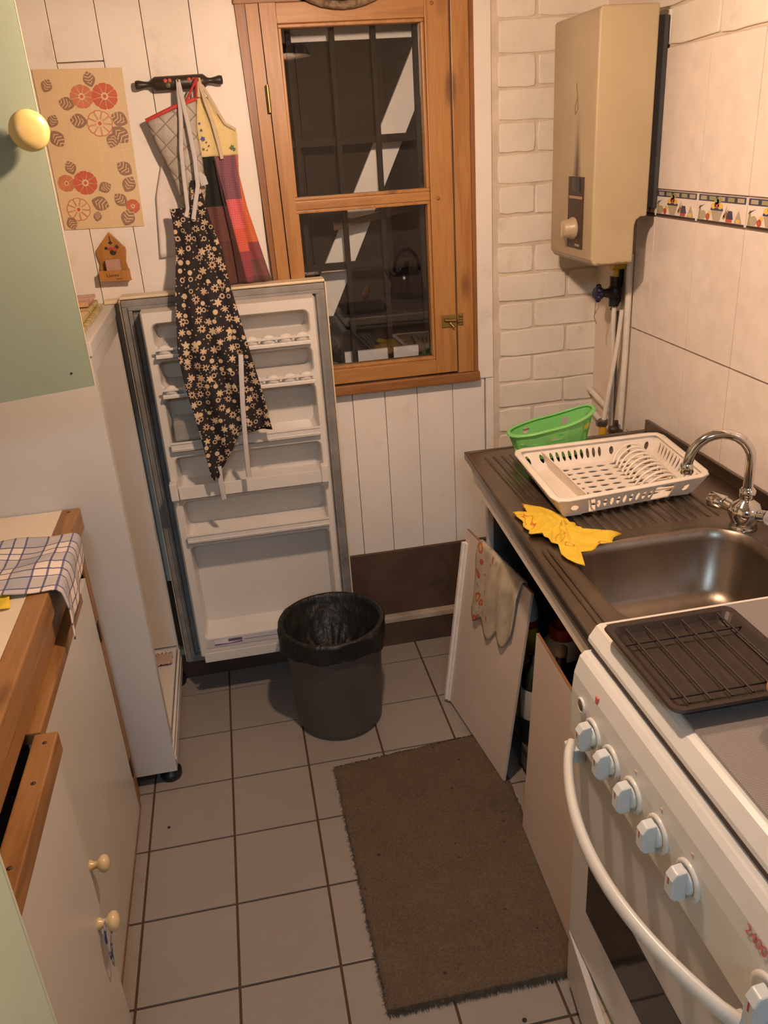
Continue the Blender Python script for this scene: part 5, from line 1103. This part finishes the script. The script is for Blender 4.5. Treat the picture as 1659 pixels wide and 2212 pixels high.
# yellow bib apron with check skirt
t = NT('patchwork_apron'); tc = t.n('ShaderNodeTexCoord'); sp = t.n('ShaderNodeSeparateXYZ'); t.l(tc.outputs['Object'], sp.inputs[0]); X, _, Z = sp.outputs
wv_ = t.math('MULTIPLY', t.math('GREATER_THAN', t.math('FRACT', t.math('MULTIPLY', Z, 190.0)), 0.5), t.math('GREATER_THAN', t.math('FRACT', t.math('MULTIPLY', X, 190.0)), 0.5))
zr_ = t.math('DIVIDE', t.math('SUBTRACT', Z, 1.15), 0.35)
Xs = t.math('ADD', X, t.math('MULTIPLY', t.math('SUBTRACT', Z, 1.48), 0.14))
colL = t.ramp(zr_, [(0.0, (0.11, 0.045, 0.035)), (0.38, (0.14, 0.055, 0.045)), (0.62, (0.012, 0.013, 0.010)), (0.92, (0.012, 0.013, 0.010))], 'CONSTANT')
colM = t.ramp(zr_, [(0.0, (0.20, 0.06, 0.075)), (0.12, (0.30, 0.06, 0.08)), (0.30, (0.62, 0.12, 0.075)), (0.46, (0.66, 0.14, 0.145)), (0.66, (0.23, 0.095, 0.125))], 'CONSTANT')
colR = t.ramp(zr_, [(0.0, (0.12, 0.06, 0.05)), (0.12, (0.18, 0.075, 0.075)), (0.24, (0.26, 0.07, 0.075)), (0.36, (0.62, 0.145, 0.05)), (0.7, (0.62, 0.17, 0.06))], 'CONSTANT')
c1 = t.mix(t.math('GREATER_THAN', Xs, 0.366), colL, colM); c1 = t.mix(t.math('GREATER_THAN', t.math('ADD', X, t.math('MULTIPLY', t.math('SUBTRACT', Z, 1.48), 0.02)), 0.418), c1, colR)
c1 = t.mix(t.math('MULTIPLY', wv_, 0.35), c1, (0.10, 0.05, 0.06), 'MULTIPLY')
t.base(c1); t.set(Roughness=0.9); t.bump(t.noise(t.co(), 300, 2), 0.3, 0.001)
ya = thing('patchwork_apron', 'yellow bib apron with a red and purple checked skirt on the hook', 'apron', (0.39, WY-0.03, 1.18))
AY = WY-0.030
m = cloth([(1.482, 0.334, 0.424, AY), (1.44, 0.332, 0.420, AY), (1.36, 0.328, 0.430, AY-0.002), (1.178, 0.318, 0.470, AY-0.006)], 40, 44, 3.2, 0.012, seed=1.2)
m.obj('skirt', t.m, ya, solid=0.0015, off=0)
m = cloth([(1.612, 0.345, 0.368, AY+0.004), (1.575, 0.337, 0.385, AY+0.002), (1.548, 0.334, 0.408, AY), (1.536, 0.3335, 0.428, AY), (1.4815, 0.334, 0.424, AY)], 26, 40, 2.0, 0.007, seed=0.4)
m.obj('bib', paint('yellow_bib_cotton', (0.70, 0.56, 0.27), 0.85, 0.05, 10), ya, solid=0.0015, off=0)
yt = plain('cream_tape', (0.58, 0.47, 0.33), 0.85)
strap([(0.353, AY-0.012, 1.652), (0.362, AY-0.014, 1.600), (0.372, AY-0.012, 1.560), (0.380, AY-0.012, 1.510), (0.384, AY-0.010, 1.475)], 0.0045, yt, ya)
strap([(0.352, AY-0.010, 1.650), (0.376, AY-0.006, 1.606), (0.390, AY-0.006, 1.575), (0.402, AY-0.006, 1.552), (0.426, AY-0.004, 1.537)], 0.0035, yt, ya)
strap([(0.351, AY-0.012, 1.650), (0.349, AY-0.012, 1.612)], 0.004, yt, ya)
strap([(0.366, AY-0.014, 1.476), (0.372, AY-0.016, 1.40), (0.384, AY-0.018, 1.28), (0.388, AY-0.020, 1.18)], 0.0022, plain('dark_plum_tape', (0.06, 0.025, 0.03), 0.9), ya)
em = [plain('stitch_blue', (0.08, 0.09, 0.30), 0.8), plain('stitch_green', (0.10, 0.20, 0.06), 0.8), plain('stitch_purple', (0.16, 0.05, 0.12), 0.8)]
for k, (x, z, r_, ci) in enumerate(((0.342, 1.556, 0.003, 0), (0.344, 1.541, 0.0035, 0), (0.345, 1.522, 0.0065, 0), (0.352, 1.514, 0.0025, 2), (0.357, 1.506, 0.0025, 2), (0.343, 1.499, 0.004, 1), (0.352, 1.497, 0.002, 1), (0.412, 1.500, 0.006, 1), (0.417, 1.495, 0.004, 1))):
    m = MB(); m.prism([(x+r_*(1 if q % 2 else 0.6)*math.cos(q*math.pi/5), z+r_*(1 if q % 2 else 0.6)*math.sin(q*math.pi/5)) for q in range(10)], 1, AY-0.0098, AY-0.0092); m.obj('embroidery', em[ci], ya)
# oven mitt
t = NT('quilted_grey'); v = t.co(rot=(0, math.radians(38), 0)); sp = t.n('ShaderNodeSeparateXYZ'); t.l(v, sp.inputs[0])
def q_(c): return t.math('ABSOLUTE', t.math('SUBTRACT', t.math('FRACT', t.math('MULTIPLY', c, 30.0)), 0.5))
hgt = t.math('MINIMUM', t.math('SUBTRACT', 0.5, q_(sp.outputs[0])), t.math('SUBTRACT', 0.5, q_(sp.outputs[2])))
t.base(t.mix(t.ramp(hgt, [(0.0, (1, 1, 1)), (0.06, (0, 0, 0))]), t.ramp(t.noise(v, 20), [(0.3, (0.36, 0.32, 0.275)), (0.7, (0.46, 0.41, 0.355))]), (0.22, 0.19, 0.16))); t.set(Roughness=0.6); t.bump(t.math('POWER', hgt, 0.5), 0.8, 0.006); M['quilt'] = t.m
om = thing('oven_mitt', 'grey quilted oven mitt with red trim hanging from the rolling pin', 'oven mitt', (0.29, WY-0.04, 1.37))
MY = WY-0.048
m = MB(); top = [(0.219, 1.567), (0.252, 1.579), (0.285, 1.591), (0.318, 1.601), (0.342, 1.608)]; L_ = [(0.219, 1.567), (0.238, 1.505), (0.258, 1.45), (0.270, 1.40), (0.276, 1.360)]; R_ = [(0.342, 1.608), (0.334, 1.54), (0.337, 1.47), (0.336, 1.41), (0.318, 1.345)]
def seg(lst, q): q = q*(len(lst)-1); i = min(int(q), len(lst)-2); f = q-i; return (lerp(lst[i][0], lst[i+1][0], f), lerp(lst[i][1], lst[i+1][1], f))
for side in (-1, 1):
    rows = []
    for i in range(21):
        a, b = seg(L_, i/20), seg(R_, i/20); row = []
        for k in range(15):
            u = k/14; bul = 0.012*math.sin(math.pi*u)**0.6*(0.5+0.5*math.sin(math.pi*min(1, i/20*0.9+0.08))); row.append((lerp(a[0], b[0], u), MY+(bul if side > 0 else -bul)*1.0, lerp(a[1], b[1], u)))
        rows.append(row)
    m.grid(rows)
m.obj('mitt', M['quilt'], om, solid=0.0015)
rd = plain('red_binding', (0.48, 0.05, 0.04), 0.7)
m = MB(); m.tube([(x, MY-0.010*math.sin(math.pi*k/4)-0.001, z+0.001) for k, (x, z) in enumerate(top)], [(0.0045, 0.002)]*5, 8, flat=(0, 0, 1)); m.obj('trim', rd, om)
m = MB(); m.tube([(0.342, MY-0.004, 1.610), (0.348, MY-0.014, 1.645), (0.350, MY-0.016, 1.652)], [(0.002, 0.004)]*3, 8); m.tube([(0.318, MY-0.008, 1.604), (0.336, MY-0.014, 1.630), (0.349, MY-0.018, 1.650)], [(0.002, 0.004)]*3, 8); m.obj('hanging_loop', rd, om)
# black floral apron in front of the fridge door
t = NT('black_floral_cotton'); tc = t.n('ShaderNodeTexCoord'); s0 = t.n('ShaderNodeSeparateXYZ'); t.l(tc.outputs['Object'], s0.inputs[0]); cb = t.n('ShaderNodeCombineXYZ'); t.l(s0.outputs[0], cb.inputs[0]); t.l(s0.outputs[2], cb.inputs[1]); v = cb.outputs[0]
a1 = t.voro(v, 45.0, 'F1', 0.8); a2 = t.voro(v, 70.0, 'F1', 1.0); a1.id_data.nodes[a1.name].voronoi_dimensions = '2D'; a2.id_data.nodes[a2.name].voronoi_dimensions = '2D'; sepc = t.n('ShaderNodeSeparateColor'); t.l(a1.outputs['Color'], sepc.inputs[0]); r1 = sepc.outputs[0]; r2_ = sepc.outputs[1]
# petal modulation around each cell centre
sub = t.n('ShaderNodeVectorMath', operation='SUBTRACT'); t.l(v, sub.inputs[0]); t.l(a1.outputs['Position'], sub.inputs[1]); sp = t.n('ShaderNodeSeparateXYZ'); t.l(sub.outputs[0], sp.inputs[0])
ang = t.math('ARCTAN2', sp.outputs[1], sp.outputs[0])
pet = t.math('MULTIPLY', t.math('SINE', t.math('MULTIPLY', ang, t.math('ADD', 5.0, t.math('ROUND', t.math('MULTIPLY', r2_, 4.0))))), t.math('MULTIPLY', t.math('GREATER_THAN', r1, 0.45), 0.10))
lim = t.math('ADD', t.math('ADD', 0.21, t.math('MULTIPLY', r1, 0.15)), pet)
dist = a1.outputs['Distance']
on = t.math('LESS_THAN', dist, lim); hole = t.math('MULTIPLY', t.math('LESS_THAN', dist, 0.14), t.math('GREATER_THAN', r2_, 0.55))
on2 = t.math('LESS_THAN', a2.outputs['Distance'], 0.13)
fl = t.math('MAXIMUM', t.math('SUBTRACT', on, hole), t.math('MULTIPLY', on2, 0.7))
t.base(t.mix(fl, (0.012, 0.009, 0.011), t.mix(r2_, (0.55, 0.43, 0.28), (0.50, 0.34, 0.22)))); t.set(Roughness=0.85); M['floral'] = t.m
ba = thing('floral_apron', 'black apron with small cream flowers hanging over the open fridge door', 'apron', (0.31, 0.0, 0.72))
FYa = -0.088
tab = [(1.372, 0.244, 0.331, 0.050), (1.34, 0.246, 0.336, 0.048), (1.27, 0.243, 0.354, 0.030), (1.20, 0.232, 0.362, -0.030), (1.165, 0.228, 0.368, -0.060), (1.06, 0.216, 0.386, FYa), (0.99, 0.222, 0.398, FYa), (0.92, 0.236, 0.410, FYa), (0.836, 0.250, 0.420, FYa)]
# hem is cut on a slant: lowest at about a quarter of the width
def skew(u): return -0.118*max(0, 1-abs(u-0.10)/0.42) + (-0.02 if u < 0.05 else 0)
m = cloth(tab, 60, 48, 3.0, 0.016, seed=2.0, skew=skew)
m.obj('skirt', M['floral'], ba, solid=0.0015, off=0)
m = cloth([(1.432, 0.302, 0.320, 0.052), (1.40, 0.298, 0.326, 0.050), (1.368, 0.290, 0.331, 0.050)], 10, 12, 1.5, 0.004); m.obj('gathered_top', M['floral'], ba, solid=0.0015, off=0)
wt_ = plain('grey_white_tape', (0.52, 0.49, 0.48), 0.85)
hk = HK[0]
strap([hk, (0.303, 0.062, 1.60), (0.300, 0.050, 1.56), (0.291, 0.044, 1.50), (0.288, 0.042, 1.44), (0.286, 0.045, 1.37), (0.279, 0.040, 1.352)], 0.005, wt_, ba)
strap([hk, (0.311, 0.060, 1.60), (0.316, 0.046, 1.55), (0.320, 0.040, 1.48), (0.318, 0.040, 1.42), (0.306, 0.040, 1.38), (0.296, 0.038, 1.345)], 0.0055, wt_, ba)
strap([(0.322, 0.046, 1.445), (0.331, 0.040, 1.435), (0.334, 0.040, 1.420)], 0.010, wt_, ba)
strap([(0.366, FYa-0.012, 1.035), (0.360, FYa-0.020, 0.98), (0.354, FYa-0.020, 0.91), (0.350, FYa-0.018, 0.84), (0.347, FYa-0.016, 0.78), (0.345, FYa-0.014, 0.715)], 0.0065, wt_, ba)
strap([(0.272, FYa-0.004, 0.75), (0.271, FYa-0.002, 0.70), (0.273, FYa, 0.655)], 0.0075, wt_, ba)
# ------------------------------------------------------------------ crumbs on the floor
for i, (x, y, r_, lab) in enumerate(((0.043, -0.535, 0.0035, 'dark crumb on the tile in front of the fridge'), (0.715, -1.190, 0.004, 'dark crumb on the tile below the mat'), (0.868, -0.140, 0.003, 'dark crumb on the tile beyond the leaning door'))):
    m = MB(); m.ell((x, y, r_*0.5+0.0002), r_*1.2, r_, r_*0.5, 7, 5); tag(m.obj('crumb', plain('dark_crumb', (0.03, 0.018, 0.01), 0.8)), lab, 'crumb')
